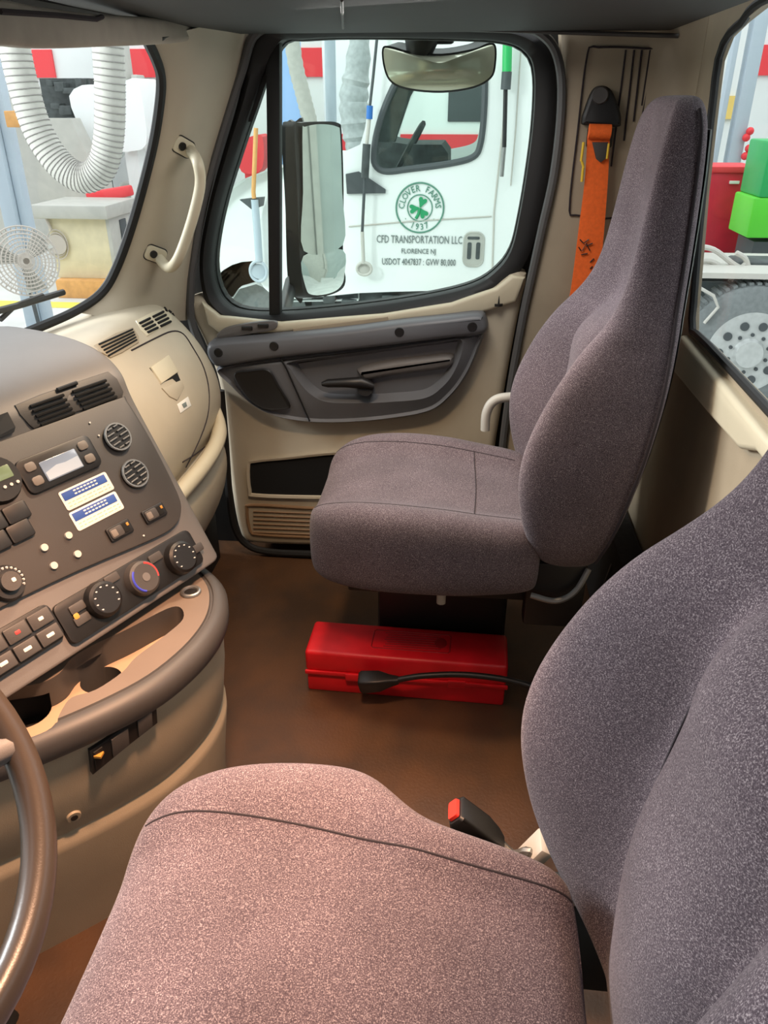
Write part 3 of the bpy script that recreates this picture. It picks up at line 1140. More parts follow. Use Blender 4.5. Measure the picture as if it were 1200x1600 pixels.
# lower strip: climate panel and switch bank on the grey frame
Hf = .001
c = pab(207, 912)
cp = pbox('climate_panel', 'black', (c[0] + .004, c[1]), .318, .074, .008, dash, lift=-.004, r=.012)
lt = Hf + .004
for (px, py), kind in (((157, 938), 0), ((218, 905), 1), ((278, 873), 2)):
    kc = pab(px, py)
    kn_ = MB()
    kn_.tube([PA(*kc, lt - .002), PA(*kc, lt + .014), PA(*kc, lt + .018)], [.034, .031, .026], 28)
    ko = kn_.build('climate_knob', 'black' if kind != 1 else 'grey_dk', cp)
    b = MB()
    for k in range(9):
        q = -.6 + k * .55
        b.box(PA(kc[0] + .022 * math.cos(q), kc[1] + .022 * math.sin(q), lt + .0185), (.0028, .0028, .0012))
    if kind != 1:
        b.build('knob_marks', 'tick', ko)
    if kind == 1:
        b = MB()
        b.tube(ell(PA(*kc, lt + .0165), dv, ev, .026, .026, 14, 2.3, 4.2, True), .0022, 6)
        b.build('cold_mark', 'blue_k', ko, label='blue cold arc')
        b = MB()
        b.tube(ell(PA(*kc, lt + .0165), dv, ev, .026, .026, 14, -.4, 1.2, True), .0022, 6)
        b.build('hot_mark', 'red_k', ko, label='red hot arc')
        pcyl('knob_center', 'grey', kc, .008, .001, ko, lift=lt + .018)
for (px, py) in ((118, 950), (126, 968), (172, 905), (240, 872), (305, 858)):
    pbox('climate_button', 'grey_dk', pab(px, py), .030, .016, .003, cp, lift=lt, r=.003)
pbox('climate_icon', 'amber', pab(116, 964), .010, .010, .0006, cp, lift=lt + .003, r=.003)
c = pab(34, 1000)
sb = pbox('switch_bank', 'black', (c[0] - .035, c[1]), .20, .066, .008, dash, lift=-.004, r=.012)
for r_ in range(2):
    for k in range(4):
        e = (c[0] + .040 - k * .043, c[1] + (.015 if r_ == 0 else -.016))
        s_ = pbox('bank_switch', 'grey_dk', e, .040, .026, .004, sb, lift=lt, r=.002)
        pbox('bank_icon', 'red_k' if (r_ == 0 and k == 1) else 'tick', (e[0], e[1]), .009 if r_ == 0 else .014, .006, .0006, s_, lift=lt + .004, r=.0015)

# --- tray with cup holders under the stack --------------------------
TZ = .505
lip = [(-.80, .62), (-.70, .715), (-.60, .80), (-.525, .872), (-.468, .945), (-.432, 1.03), (-.418, 1.11), (-.424, 1.18), (-.450, 1.25), (-.50, 1.31), (-.57, 1.355), (-.70, 1.39), (-1.0, 1.39), (-1.05, .62)]
lp_ = crom([Vector((x, y, TZ)) for x, y in lip], 4, True)
up = Vector((0, 0, 1))


def lip_at(off, z):
    return [Vector((p.x, p.y, z)) for p in inset(lp_, off, up)]


b = MB()
b.loft([lip_at(.060, TZ - .125), lip_at(.060, TZ - .057), lip_at(.018, TZ - .055), lip_at(.004, TZ - .049), lip_at(.0, TZ - .038), lip_at(.0, TZ - .017), lip_at(.006, TZ - .008), lip_at(.016, TZ), lip_at(.026, TZ), lip_at(.028, TZ - .003), lip_at(.032, TZ - .003), lip_at(.034, TZ)], cap=False)
nn_ = len(lp_)
b.add(lip_at(.060, TZ - .125), [tuple(reversed(range(nn_)))])
b.cur = 1
b.add(lip_at(.034, TZ), [tuple(range(nn_))])
tray = b.build('tray_bezel', ['grey_dk', 'taupe'], dash, angle=50, weld=True)
# cut the tray pocket and cup wells out of the block
cut = MB()
pkp = crom([PZ(*q, TZ) for q in [(-30, 1092), (0, 1078), (60, 1068), (92, 1052), (112, 1028), (150, 1005), (200, 982), (262, 950), (284, 948), (288, 966), (262, 990), (214, 1026), (192, 1050), (150, 1078), (112, 1090), (96, 1110), (80, 1138), (40, 1156), (0, 1168), (-40, 1170)]], 4, True)
cut.loft([[p + Vector((0, 0, -.055)) for p in scaled(pkp, .97)], [p + Vector((0, 0, .05)) for p in pkp]], cap=False)
cut.add([p + Vector((0, 0, .05)) for p in pkp], [tuple(range(len(pkp)))])
cut.cur = 1
cut.add([p + Vector((0, 0, -.055)) for p in scaled(pkp, .97)], [tuple(range(len(pkp)))])
co = cut.build('pocket_cut', ['grey_dk', 'tray'], dash, weld=True)


def boolean_cut(o, c, m):
    md = o.modifiers.new('b', 'BOOLEAN')
    md.operation = 'DIFFERENCE'
    md.solver = 'EXACT'
    md.object = c
    md.material_mode = 'TRANSFER'
    bpy.context.view_layer.update()
    bake(o)
    bpy.data.objects.remove(c)
    for p in o.data.polygons:
        p.use_smooth = True
    o.data.set_sharp_from_angle(angle=math.radians(40))


boolean_cut(tray, co, 'tray')
for (px, py), rad in (((40, 1112), .043), ((158, 1062), .037)):
    cut = MB()
    c = PZ(px, py, TZ - .055)
    cut.tube([c + Vector((0, 0, -.045)), c + Vector((0, 0, .03))], [rad * .9, rad], 32)
    co = cut.build('cup_cut', 'grey_dk', dash)
    boolean_cut(tray, co, 'grey_dk')
# power socket
l = PZ(298, 926, TZ)
b = MB()
b.torus(ell(l + Vector((0, 0, .002)), (1, 0, 0), (0, 1, 0), .0165, .0165, 28), .0042, 8)
ps = b.build('power_socket', 'steel', dash, label='metal ringed power socket')
b = MB()
b.cyl(l + Vector((0, 0, -.002)), l + Vector((0, 0, .0015)), .013)
b.build('socket_well', 'dark', ps)

# --- lower console -------------------------------------------------
b = MB()
b.loft([lip_at(.014, TZ - .050), lip_at(.018, TZ - .14), lip_at(.028, TZ - .22), lip_at(.034, TZ - .235), lip_at(.034, TZ - .24), lip_at(.026, TZ - .25), lip_at(.026, TZ - .27), lip_at(.04, TZ - .38), lip_at(.05, 0.0)], cap=False)
lc = b.build('lower_console', 'beige_dk', dash, angle=60)
LC = bvh_of(lc)


def onlc(px, py, lift=.002):
    l, nn = hit(LC, px, py)
    if nn.dot(ray(px, py)) > 0:
        nn = -nn
    return l + nn * lift


b = MB()
ca, cb_ = onlc(142, 1192, 0), onlc(244, 1113, 0)
nn = (cb_ - ca).cross(Vector((0, 0, 1))).normalized()
if nn.dot(EYE - ca) < 0:
    nn = -nn
mx_ = max((onlc(x_, 1172 + 36 * v_ - .71 * (x_ - 140), 0) - ca).dot(nn) for x_ in range(140, 246, 10) for v_ in (0, .5, 1))


def onplate(px, py, h=0.0):
    d = ray(px, py)
    return EYE + d * (((ca - EYE).dot(nn) + mx_ + .002 + h) / d.dot(nn))


po = [onplate(*q) for q in [(139, 1172), (190, 1136), (243, 1098), (245, 1128), (200, 1163), (144, 1209)]]
b.prism([p - nn * .03 for p in po], nn * .034, bev=.002)
cs = b.build('console_switch_plate', 'black', dash, label='black switch plate on the lower console')
for q0, q1, m in ((0, .2, 'amber'), (.24, .6, 'grey_dk'), (.64, .96, 'grey_dk')):
    b = MB()
    A0, A1, B0, B1 = [Vector(v) for v in (po[0], po[2], po[5], po[3])]
    pts = [A0.lerp(A1, q0 + .02), A0.lerp(A1, q1 - .02), B0.lerp(B1, q1 - .02), B0.lerp(B1, q0 + .02)]
    cc = sum(pts, Vector()) / 4
    b.prism([cc + (p - cc) * .78 + nn * .004 for p in pts], nn * .003, bev=.001)
    b.build('plate_switch', 'black' if m == 'amber' else m, cs)
b = MB()
b.box(po[0].lerp(po[2], .1).lerp(po[5].lerp(po[3], .1), .3) + nn * .0075, (.012, .012, .004))
b.build('plate_icon', 'amber', cs)
p, _n = hit(LC, 115, 1275)
_n = _n if _n.dot(EYE - p) > 0 else -_n
b = MB()
b.tube([p - _n * .002, p + _n * .004], [.013, .011], 18)
sc_ = b.build('console_screw', 'beige_dk', dash)
b = MB()
b.tube([p + _n * .003, p + _n * .005], .006, 12)
b.build('screw_head', 'black', sc_)

# =================================================================== seats
def make_seat(name, notch=0):
    root = empty(name, (0, 0, 0))
    # cushion: rings across the seat, from front to rear
    prof_ = [(-1.0, .30), (-1.0, .62), (-.985, .86), (-.90, .99), (-.76, 1.0), (-.62, .94), (-.50, .865), (0, .855), (.50, .865), (.62, .94), (.76, 1.0), (.90, .99), (.985, .86), (1.0, .62), (1.0, .30), (.94, .06), (.80, 0), (0, 0), (-.80, 0), (-.94, .06)]
    #       x, half width, z bottom, z top
    stn = [(-.322, .120, .420, .490), (-.330, .165, .395, .515), (-.318, .200, .378, .540), (-.285, .228, .366, .564), (-.22, .252, .362, .580), (-.12, .263, .362, .580), (-.06, .263, .363, .575), (-.025, .263, .363, .572), (.01, .262, .364, .567), (.045, .259, .366, .561), (.08, .256, .368, .556), (.15, .246, .372, .548), (.185, .232, .376, .536), (.20, .205, .39, .505)]
    b = MB()
    rr_ = []
    for x, w, z0, z1 in stn:
        # the driver cushion is cut away beside the belt buckle
        q = min(1, max(0, (x + .07) / .10))
        s = 1 - notch * (q * q * (3 - 2 * q) * .26 + max(0, x - .04) * .6)
        rr_.append([Vector((x, t * w * (s if t > 0 else 1), z0 + (z1 - z0) * k)) for t, k in prof_])
    b.loft(rr_)
    cu = b.build('seat_cushion', 'fabric', root, sub=3)
    CB = bvh_of(cu)

    def top(x, y):
        l, nn, i, d = CB.ray_cast(Vector((x, y, 1)), Vector((0, 0, -1)))
        return l

    def seam_on(name_, pts, parent, f=top):
        b_ = MB()
        q = [f(*p) for p in crom([Vector((p[0], p[1], 0)) for p in pts], 8) for p in [(p.x, p.y)]]
        q = [p for p in q if p is not None]
        b_.tube([p_ - Vector((0, 0, .0006)) for p_ in q], .0016, 6)
        return b_.build(name_, 'seam', parent)

    seam_on('seam', [(-.315, .15), (-.25, .158), (-.1, .150), (.05, .130), (.14, .118), (.19, .112)] if notch else [(-.315, .165), (-.25, .170), (-.1, .176), (.05, .172), (.15, .160)], cu)
    seam_on('seam', [(-.315, -.15), (-.25, -.180), (-.1, -.188), (.05, -.175), (.15, -.165)], cu)
    if not notch:
        seam_on('seam', [(.045, -.172), (.05, 0), (.045, .170)], cu)
    # backrest: rings at rising heights
    #       z, half width, x of wing tip, pad, valley, rear
    tab = [(.425, .150, .245, .240, .240, .300), (.440, .200, .205, .228, .232, .312), (.48, .236, .172, .222, .245, .330), (.54, .253, .146, .216, .256, .348), (.60, .259, .130, .213, .262, .362), (.66, .261, .122, .211, .266, .374), (.72, .260, .126, .215, .270, .386), (.78, .256, .144, .230, .276, .395), (.84, .249, .170, .238, .284, .403),
           (.88, .242, .192, .236, .290, .407), (.915, .232, .214, .246, .298, .410), (.94, .222, .234, .268, .306, .412), (.96, .218, .252, .318, .318, .413), (.99, .208, .274, .340, .330, .414), (1.03, .195, .292, .346, .338, .416), (1.08, .184, .303, .347, .340, .418), (1.16, .175, .313, .346, .340, .418), (1.24, .169, .321, .345, .340, .416), (1.31, .162, .331, .344, .340, .412), (1.342, .145, .340, .340, .339, .407), (1.360, .120, .352, .350, .350, .399), (1.364, .08, .364, .362, .362, .391)]
    rings = []
    for z, w, xw, xc, xv, xr in tab:
        half = [(0, xc), (.22, xc + .004), (.36, xc * .6 + xv * .4), (.46, xv), (.62, (xw * .5 + xv * .5)), (.82, xw + .006), (.93, xw + .002), (1.0, xw + .03), (1.0, xw * .5 + xr * .5), (.985, xr - .025), (.90, xr), (.45, xr), (0, xr)]
        ring = [Vector((x, t * w, z)) for t, x in half] + [Vector((x, -t * w, z)) for t, x in reversed(half[1:-1])]
        rings.append(ring)
    b = MB()
    b.loft(rings)
    bk = b.build('backrest', 'fabric', root, sub=2)
    # piping where the back panel is sewn to the sides
    b = MB()
    for s in (-1, 1):
        b.tube(crom([Vector((r[9].x + .003, s * (r[9].y + .0005), r[9].z)) for r in rings[2:-2]], 3), .0032, 6)
    b.build('piping', 'seam', bk)
    b = MB()
    b.loft([[Vector((xr + .001, t * w, z)) for t in (-.80, -.4, .4, .80)] + [Vector((xr + .008, t * w, z)) for t in (.70, .4, -.4, -.70)] for z, w, xw, xc, xv, xr in tab[2:-3]])
    b.build('back_shell', 'black', root)
    FB = bvh_of(bk)

    def front(z, y):
        l, nn, i, d = FB.ray_cast(Vector((-1, y, z)), Vector((1, 0, 0)))
        return l

    for s in (-1, 1):
        b = MB()
        pts = [front(z, s * y) for z, y in [(.50, .105), (.58, .116), (.68, .118), (.78, .115), (.86, .109)]]
        b.tube(crom(pts, 6), .0015, 6)
        b.build('seam', 'seam', bk)
    # pedestal, slide, lever and recliner bar
    b = MB()
    b.box((-.02, .115, .17), (.34, .24, .34), bev=.02)
    b.box((-.02, .02, .35), (.44, .40, .03), bev=.006)
    b.build('pedestal', 'black', root)
    b = MB()
    b.tube([Vector((-.02, -.15, .36)), Vector((-.02, -.155, .30))], .011, 10)
    b.build('lever', 'palegrey', root, label='pale grey adjuster lever under the cushion')
    b = MB()
    b.tube(crom([Vector((.18, -.22, .38)), Vector((.235, -.23, .375)), Vector((.275, -.225, .40)), Vector((.30, -.21, .45))], 6), .007, 8)
    b.build('recliner_bar', 'steel', root)
    for y in (-.18, .18):
        b = MB()
        b.box((.235, y, .37), (.13, .05, .17), bev=.008)
        b.build('hinge_bracket', 'black', root)
    return root


pseat = make_seat('passenger_seat')
tag(pseat, 'purple grey cloth passenger seat beside the far door', 'seat', 'cab seats')
dseat = make_seat('driver_seat', 1)
tag(dseat, 'purple grey cloth driver seat behind the steering wheel with the belt buckle beside it', 'seat', 'cab seats')
pseat.location = (0, 1.675, 0)
dseat.location = (-.038, .46, .04)
# grab bar fixed to the passenger seat, on its door side
b = MB()
b.tube(crom([PY(758, 672, 2.0), PY(760, 646, 2.0), PY(770, 628, 2.0), PY(790, 621, 2.0), PY(830, 622, 2.0), PY(850, 640, 1.95)], 6), .013, 12)
gbar = b.build('seat_grab_bar', 'palegrey')
tag(gbar, 'pale grey bent tube between the passenger seat and the door', 'grab bar')

# ------------------------------------------------------------------ passenger seat belt
sb_ = empty('seat_belt', PY(938, 170, SY), 'orange seat belt hanging from a black anchor on the pillar', 'seat belt')
Y0 = SY - .012
b = MB()
b.prism(crom([PY(*q, Y0) for q in [(924, 142), (938, 134), (954, 142), (966, 172), (968, 190), (962, 198), (914, 196), (908, 188), (912, 172)]], 4, True), (0, -.028, 0), bev=.008, seg=3)
an = b.build('anchor', 'black', sb_)
b = MB()
b.tube([PY(938, 149, Y0 - .027), PY(938, 149, Y0 - .034)], [.020, .017], 20)
b.build('anchor_bolt', 'grey_dk', an)
b = MB()
b.box(PY(937, 215, Y0 - .018), (.062, .022, .046), bev=.006)
b.build('guide_loop', 'black', an)
b = MB()
b.tube([PY(920, 205, Y0 - .036), PY(954, 206, Y0 - .036)], .0165, 14)
b.build('webbing_fold', 'orange', sb_)
b = MB()
wl = crom([PY(918, 212, Y0 - .03), PY(914, 280, Y0 - .03), PY(904, 360, Y0 - .035), PY(892, 452, Y0 - .045), PY(878, 520, Y0 - .06)], 5)
wr = crom([PY(953, 212, Y0 - .03), PY(950, 280, Y0 - .03), PY(944, 360, Y0 - .035), PY(936, 440, Y0 - .045), PY(926, 520, Y0 - .06)], 5)
b.loft([[l, l.lerp(r, .5) + Vector((0, -.002, 0)), r, r + Vector((0, .003, 0)), l + Vector((0, .003, 0))] for l, r in zip(wl, wr)])
web = b.build('webbing', 'orange', sb_, angle=50)
b = MB()
b.prism([PY(*q, Y0 - .034) for q in [(925, 222), (950, 222), (946, 248), (938, 254), (931, 248)]], (0, -.006, 0), bev=.002)
b.build('webbing_clip', 'grey_dk', sb_)
for p, q in (((912, 222), (908, 252)), ((909, 252), (912, 262)), ((911, 262), (909, 284)), ((951, 224), (948, 248))):
    b = MB()
    b.tube([PY(*p, Y0 - .038), PY(*q, Y0 - .038)], .0032, 6)
    b.build('yellow_tag', 'yellow', sb_, label='yellow stitched tag on the belt edge')
b = MB()
for st_ in ([(906, 374), (912, 380), (920, 374)], [(910, 392), (916, 380), (922, 392)], [(908, 398), (918, 396)], [(916, 384), (926, 380)], [(922, 410), (928, 404)], [(904, 386), (908, 392)], [(926, 416), (922, 420)]):
    b.tube([PY(*q, Y0 - .042 - .00005 * (q[1] - 370)) for q in st_], .0016, 5)
b.build('ink_marks', 'black', web, label='black scribbled ink marks')

# ------------------------------------------------------------------ driver belt buckle on its stalk
bk = empty('belt_buckle', (.08, .79, .30), 'black seat belt buckle with red button standing beside the driver seat', 'belt buckle')
a0, a1 = PY(713, 1268, .80), PY(792, 1326, .80)
ax = (a1 - a0).normalized()
sd = Vector((0, 0, 1)) - ax * ax.z
vv = sd.normalized()
uu = ax.cross(vv)
b = MB()
rr = [rrect(a0 + ax * t, uu, vv, w, h, .006, 3) for t, w, h in ((-.002, .040, .024), (0.002, .046, .030), (.055, .046, .030), (.080, .036, .024), (.092, .026, .018))]
b.loft(rr)
b.build('buckle_case', 'black', bk)
b = MB()
b.loft([rrect(a0 - ax * .003, uu, vv, .032, .019, .003, 3), rrect(a0 - ax * .008, uu, vv, .030, .017, .003, 3)])
b.build('release_button', 'red_b', bk, label='red release button')
b = MB()
e1 = a0 + ax * .09
b.tube(crom([e1, e1 + ax * .03 + Vector((0, 0, -.004)), Vector((.14, .79, .36)), Vector((.16, .79, .26)), Vector((.17, .78, .004))], 6), .008, 8)
b.build('stalk', 'steel', bk)
b = MB()
b.box(PY(832, 1335, .80), (.022, .045, .075), Matrix.Rotation(.5, 3, 'Y'), bev=.006)
b.build('stalk_sleeve', 'palegrey', bk, label='pale grey sleeve on the buckle stalk')

# ------------------------------------------------------------------ red case under the passenger seat
bx = empty('red_case', (-.1, 1.585, 0), 'long red plastic case lying on the floor under the passenger seat', 'case')
x0, x1, yf, yb, zt_ = -.358, .153, 1.515, 1.650, .128
rz = Matrix.Rotation(-.02, 3, 'Z')
b = MB()
cxm = (x0 + x1) / 2
b.box((cxm, (yf + yb) / 2, .032), (x1 - x0 - .006, yb - yf - .006, .064), rz, bev=.006)
b.build('case_base', 'red', bx)
b = MB()
b.box((cxm, (yf + yb) / 2, .0965), (x1 - x0, yb - yf, .063), rz, bev=.010, seg=3)
ld = b.build('case_lid', 'red', bx)
b = MB()
b.box((cxm, yf - .001, .064), (x1 - x0 + .004, .008, .012), rz, bev=.003)
b.build('case_rim', 'red', bx)
b = MB()
tz = zt_ + .0004
b.torus(resample(rrect(Vector((cxm + .01, (yf + yb) / 2 + .005, tz)), rz @ Vector((1, 0, 0)), rz @ Vector((0, 1, 0)), .20, .075, .006), 60), .0016, 6)
for k in range(7):
    yy = yf + .045 + k * .0095
    b.tube([Vector((cxm - .06 + .004 * (k % 3), yy, tz)), Vector((cxm + .085 - .006 * (k % 2), yy, tz))], .0014, 5)
b.ball((cxm + .085, (yf + yb) / 2 + .005, tz), (.016, .022, .002))
b.build('embossed_panel', 'red_dk', ld)
for xx in (cxm - .13, cxm + .13):
    b = MB()
    b.box((xx, yf - .004, .062), (.045, .008, .022), bev=.003)
    b.build('case_latch', 'red', bx)

# black plug and cord across the front of the case
pc = empty('power_cord', (-.2, 1.49, 0.05), 'black cord with a square plug lying against the red case', 'cord')
pa, pb = PY(562, 1066, 1.475), PY(618, 1063, 1.475)
b = MB()
axp = (pb - pa).normalized()
vv = Vector((0, -.25, 1)).normalized()
uu = axp.cross(vv).normalized()
vv = uu.cross(axp)
b.loft([rrect(pa + axp * t, uu, vv, w, h, .006, 3) for t, w, h in ((0, .036, .040), (.006, .042, .046), (.050, .040, .042), (.075, .026, .028), (.098, .018, .018))])
b.build('plug', 'black', pc)
b = MB()
b.tube(crom([pb + axp * -.004, PY(660, 1056, 1.475), PY(720, 1054, 1.475), PY(780, 1060, 1.46), PY(830, 1072, 1.44), PY(880, 1090, 1.40), Vector((.32, 1.30, .04)), Vector((.40, 1.15, .006))], 8), .0075, 10)
b.build('cable', 'black', pc)
# small dark fittings on the floor behind the seats
b = MB()
b.tube(crom([Vector((.30, 1.34, .012)), Vector((.36, 1.55, .012)), Vector((.40, 1.75, .10)), Vector((.44, 1.8, .26))], 6), .016, 10)
o = b.build('floor_conduit', 'black')
tag(o, 'black conduit running over the dark floor behind the passenger seat', 'conduit')
b = MB()
b.box((.462, 1.62, .16), (.07, 1.0, .32), bev=.012)
o = b.build('lower_wall_panel', 'carpet')
struct(o, 'black carpeted lower panel along the rear wall', 'wall panel')

# ------------------------------------------------------------------ steering wheel
C0 = Vector((-.50, .35, .85))
tl = math.radians(50)
e1_, e2_ = Vector((math.cos(tl), 0, -math.sin(tl))), Vector((0, 1, 0))
swn = e1_.cross(e2_)
sw = empty('steering_wheel', C0, 'dark grey steering wheel with warm light in its tint at the left edge in front of the driver seat', 'steering wheel')
b = MB()
b.torus(ell(C0, e1_, e2_, .215, .215, 72), .0165, 14)
b.build('rim', 'rim', sw)
b = MB()
b.tube([C0 - swn * .05, C0 - swn * .02, C0 + swn * .02], [.05, .08, .075], 28)
b.build('hub', 'grey_dk', sw)
for q in (.5, 2.64, -PI / 2 - .5, -PI / 2 + .5):
    b = MB()
    dd = e1_ * math.sin(q) + e2_ * math.cos(q)
    b.tube([C0 + dd * .06, C0 + dd * .13 - swn * .004, C0 + dd * .205], [.022, .017, .013], 10)
    b.build('spoke', 'grey', sw)
b = MB()
b.tube([C0 - swn * .05, C0 - swn * .16], [.045, .055], 20)
b.build('column_shroud', 'grey_dk', sw)
b = MB()
b.box((-.72, .62, .10), (.05, .07, .16), Matrix.Rotation(-.6, 3, 'Y'), bev=.01)
b.tube([Vector((-.72, .62, .10)), Vector((-.74, .62, .0))], .010, 8)
o = b.build('brake_pedal', 'rubber')
tag(o, 'black floor pedal below the steering wheel', 'pedal')

# =================================================================== outside: own truck's mirrors and hood
hood = empty('truck_hood', (-1.9, 1.3, .2), 'white hood of this truck just beyond the windshield', 'hood')
b = MB()
hp = [(-1.19, .825), (-1.5, .81), (-2.1, .77), (-2.6, .66), (-2.75, .3), (-2.7, -.3), (-1.19, -.3)]
b.loft([[Vector((x, y, z - dz)) for x, z in hp] for y, dz in ((.45, .06), (.6, 0), (1.85, 0), (1.98, .04), (2.02, .12))])
b.build('hood_shell', 'white', hood, angle=30)
b = MB()
b.tube([WS(-40, 512) + Vector((-.035, 0, .012)), WS(60, 484) + Vector((-.035, 0, .012)), WS(118, 462) + Vector((-.03, 0, .008))], .008, 8)
b.tube([WS(20, 500) + Vector((-.03, 0, 0)), WS(48, 486) + Vector((-.035, 0, .012)), WS(90, 470) + Vector((-.035, 0, .012))], .006, 8)
wp = b.build('wiper', 'black')
tag(wp, 'black wiper resting along the bottom of the windshield', 'wiper')

MY = 2.72
sm = empty('side_mirror', PY(500, 460, MY), 'tall black side mirror outside the passenger door window', 'side mirror')
mn_h = Vector((.70, -.71, 0))


def mirror_face(px, k=4):
    return crom([PY(*q, MY) for q in px], k, True)


def tilted(px, k=4, shift=0.0):
    """mirror glass turned towards the rear of the truck"""
    p = crom([PY(*q, MY - shift) for q in px], k, True)
    c = PY(500, 320, MY - shift)
    out = []
    for q in p:
        # keep the outline seen from the seat, turn the pane about its vertical axis
        d = q - EYE
        nrm = Vector((.80, -.60, .02))
        t = (c - EYE).dot(nrm) / d.dot(nrm)
        out.append(EYE + d * t)
    return out, Vector((.80, -.60, .02)).normalized()


mo = tilted([(456, 200), (470, 192), (500, 190), (528, 192), (534, 210), (537, 300), (536, 400), (540, 440), (528, 456), (500, 464), (474, 462), (466, 430), (460, 300)])[0]
back = Vector((-.05, .10, 0))
b = MB()
b.loft([[p + back * 1.2 for p in scaled(mo, .8)], [p + back * .8 for p in scaled(mo, .96)], [p + Vector((-.03, -.01, 0)) for p in mo], mo, inset(mo, .010, (0, -1, 0))])
b.build('mirror_housing', 'black', sm, angle=50)
b = MB()
b.prism(mirror_face([(447, 200), (460, 191), (474, 193), (470, 300), (474, 460), (462, 466), (450, 440), (446, 320)]), (-.02, .12, 0), bev=.01)
b.tube([PY(455, 440, MY), PY(448, 470, 2.5), PY(440, 500, 2.262)], .022, 10)
b.build('mirror_arm_shell', 'black', sm)


mg, nn = tilted([(472, 206), (476, 198), (500, 194), (526, 198), (531, 212), (534, 300), (535, 383), (474, 392), (473, 300)], shift=.012)
b = MB()
b.prism([p - nn * .004 for p in mg], nn * .006)
b.build('main_mirror', 'mirror', sm, smooth=False, label='tall flat mirror glass')
mg2, nn = tilted([(474, 400), (535, 390), (538, 430), (532, 448), (516, 458), (490, 461), (478, 450)], shift=.012)
b = MB()
c = sum(mg2, Vector()) / len(mg2)
b.loft([mg2, [c + (p - c) * .7 + nn * .004 for p in mg2], [c + (p - c) * .35 + nn * .006 for p in mg2]])
b.build('convex_mirror', 'mirror', sm, label='small convex mirror glass below the flat one')

lm = empty('look_down_mirror', PY(686, 60, 2.36), 'wide curved look-down mirror hung above the passenger door glass', 'mirror')
LY = 2.36
b = MB()
ou = crom([PY(*q, LY) for q in [(597, 76), (610, 72), (640, 80), (690, 84), (740, 76), (764, 67), (775, 72), (775, 100), (768, 122), (740, 138), (690, 145), (640, 141), (612, 130), (600, 108)]], 4, True)
ou_n = Vector((0, -1, -.25)).normalized()
b.loft([[p + Vector((0, .05, .02)) for p in scaled(ou, .8)], [p + Vector((0, .02, 0)) for p in ou], ou, inset(ou, .006, (0, -1, 0))])
b.build('mirror_shell', 'black', lm, angle=50)
ig = inset(ou, .005, (0, -1, 0))
c = sum(ig, Vector()) / len(ig)
b = MB()
b.loft([[p + Vector((0, -.001, 0)) for p in ig]] + [[c + (p - c) * k + Vector((0, -.001 - .035 * (1 - k * k), 0)) for p in ig] for k in (.85, .65, .4, .15)])
b.build('mirror_glass', 'mirror_y', lm, label='convex mirror glass with its pale reflection put into the colour')
b = MB()
b.tube([PY(655, 82, LY + .03), PY(660, 52, LY + .01), PY(662, 30, LY)], [.035, .05, .05], 12)
b.box(PY(690, 48, LY + .02), (.07, .05, .06), bev=.01)
b.build('mirror_bracket', 'black', lm)

# =================================================================== the shop
GZ = -1.0
b = MB()
b.box((-3, 6, GZ - .05), (40, 30, .1))
struct(b.build('ground', 'concrete'), 'pale concrete shop floor', 'floor')
b = MB()
b.box((-3, 14.1, 2.0), (30, .2, 6.0))
struct(b.build('wall_far', 'shopwall'), 'pale shop wall with a red stripe', 'wall')
b = MB()
b.box((9.1, 5, 2.0), (.2, 18, 6.0))
for k in range(14):
    b.box((8.99, -3 + k * 1.3, 2.0), (.03, .04, 6.0))
struct(b.build('wall_back', 'backwall'), 'pale ribbed shop wall behind the truck', 'wall')
b = MB()  # unseen wall, kept dark so little light enters by the driver door
b.box((-3, -3.6, 2.5), (26, .2, 7.0))
struct(b.build('wall_near', 'nearwall'), 'dark grey wall on the unseen driver side of the shop', 'wall')
b = MB()  # grey panel and bar, added to show in the side mirror
b.box((8.96, 2.6, 2.0), (.06, 1.9, 6.0))
b.box((8.93, 3.62, 2.0), (.08, .10, 6.0))
struct(b.build('wall_mirror_panel', 'cab_g'), 'grey panel added on the ribbed wall for the side mirror', 'wall panel')
# red stripe segments
b = MB()
for x0, x1 in ((-9.2, -8.2), (-7.95, -6.9), (-5.7, -4.9), (-3.4, -1.2), (4.2, 6.4), (6.6, 8.8)):
    b.box(((x0 + x1) / 2, 13.98, 1.93), (x1 - x0, .04, .40))
struct(b.build('trim_2', 'stripe'), 'broken red stripe along the far shop wall', 'wall stripe')
b = MB()
b.box((-6.3, 9.75, GZ + .003), (5.0, .30, .006))
struct(b.build('floor_line_marking', 'linepaint'), 'yellow line painted on the shop floor', 'floor line')

# exhaust hose hanging in a loop
HY = 4.2
ho = empty('exhaust_hose', PY(110, 296, HY), 'fat ribbed exhaust hose hanging in a loop before the windshield', 'hose')
hc = crom([PY(*q, HY) for q in [(4, -40), (20, 60), (38, 140), (62, 210), (95, 258), (130, 278), (158, 262), (170, 215), (172, 140), (168, 60), (166, -40)]], 14)
rr = [(.072 + .003 * (i % 2)) for i in range(len(hc))]
b = MB()
b.tube(hc, rr, 20)
hs = b.build('hose_skin', 'hose', ho)
b = MB()
for i in range(2, len(hc) - 2, 2):
    t = (hc[i + 1] - hc[i - 1]).normalized()
    u = t.orthogonal().normalized()
    b.torus(ell(hc[i], u, t.cross(u), .0745, .0745, 18), .0028, 5)
b.build('hose_wire', 'hose_r', ho)

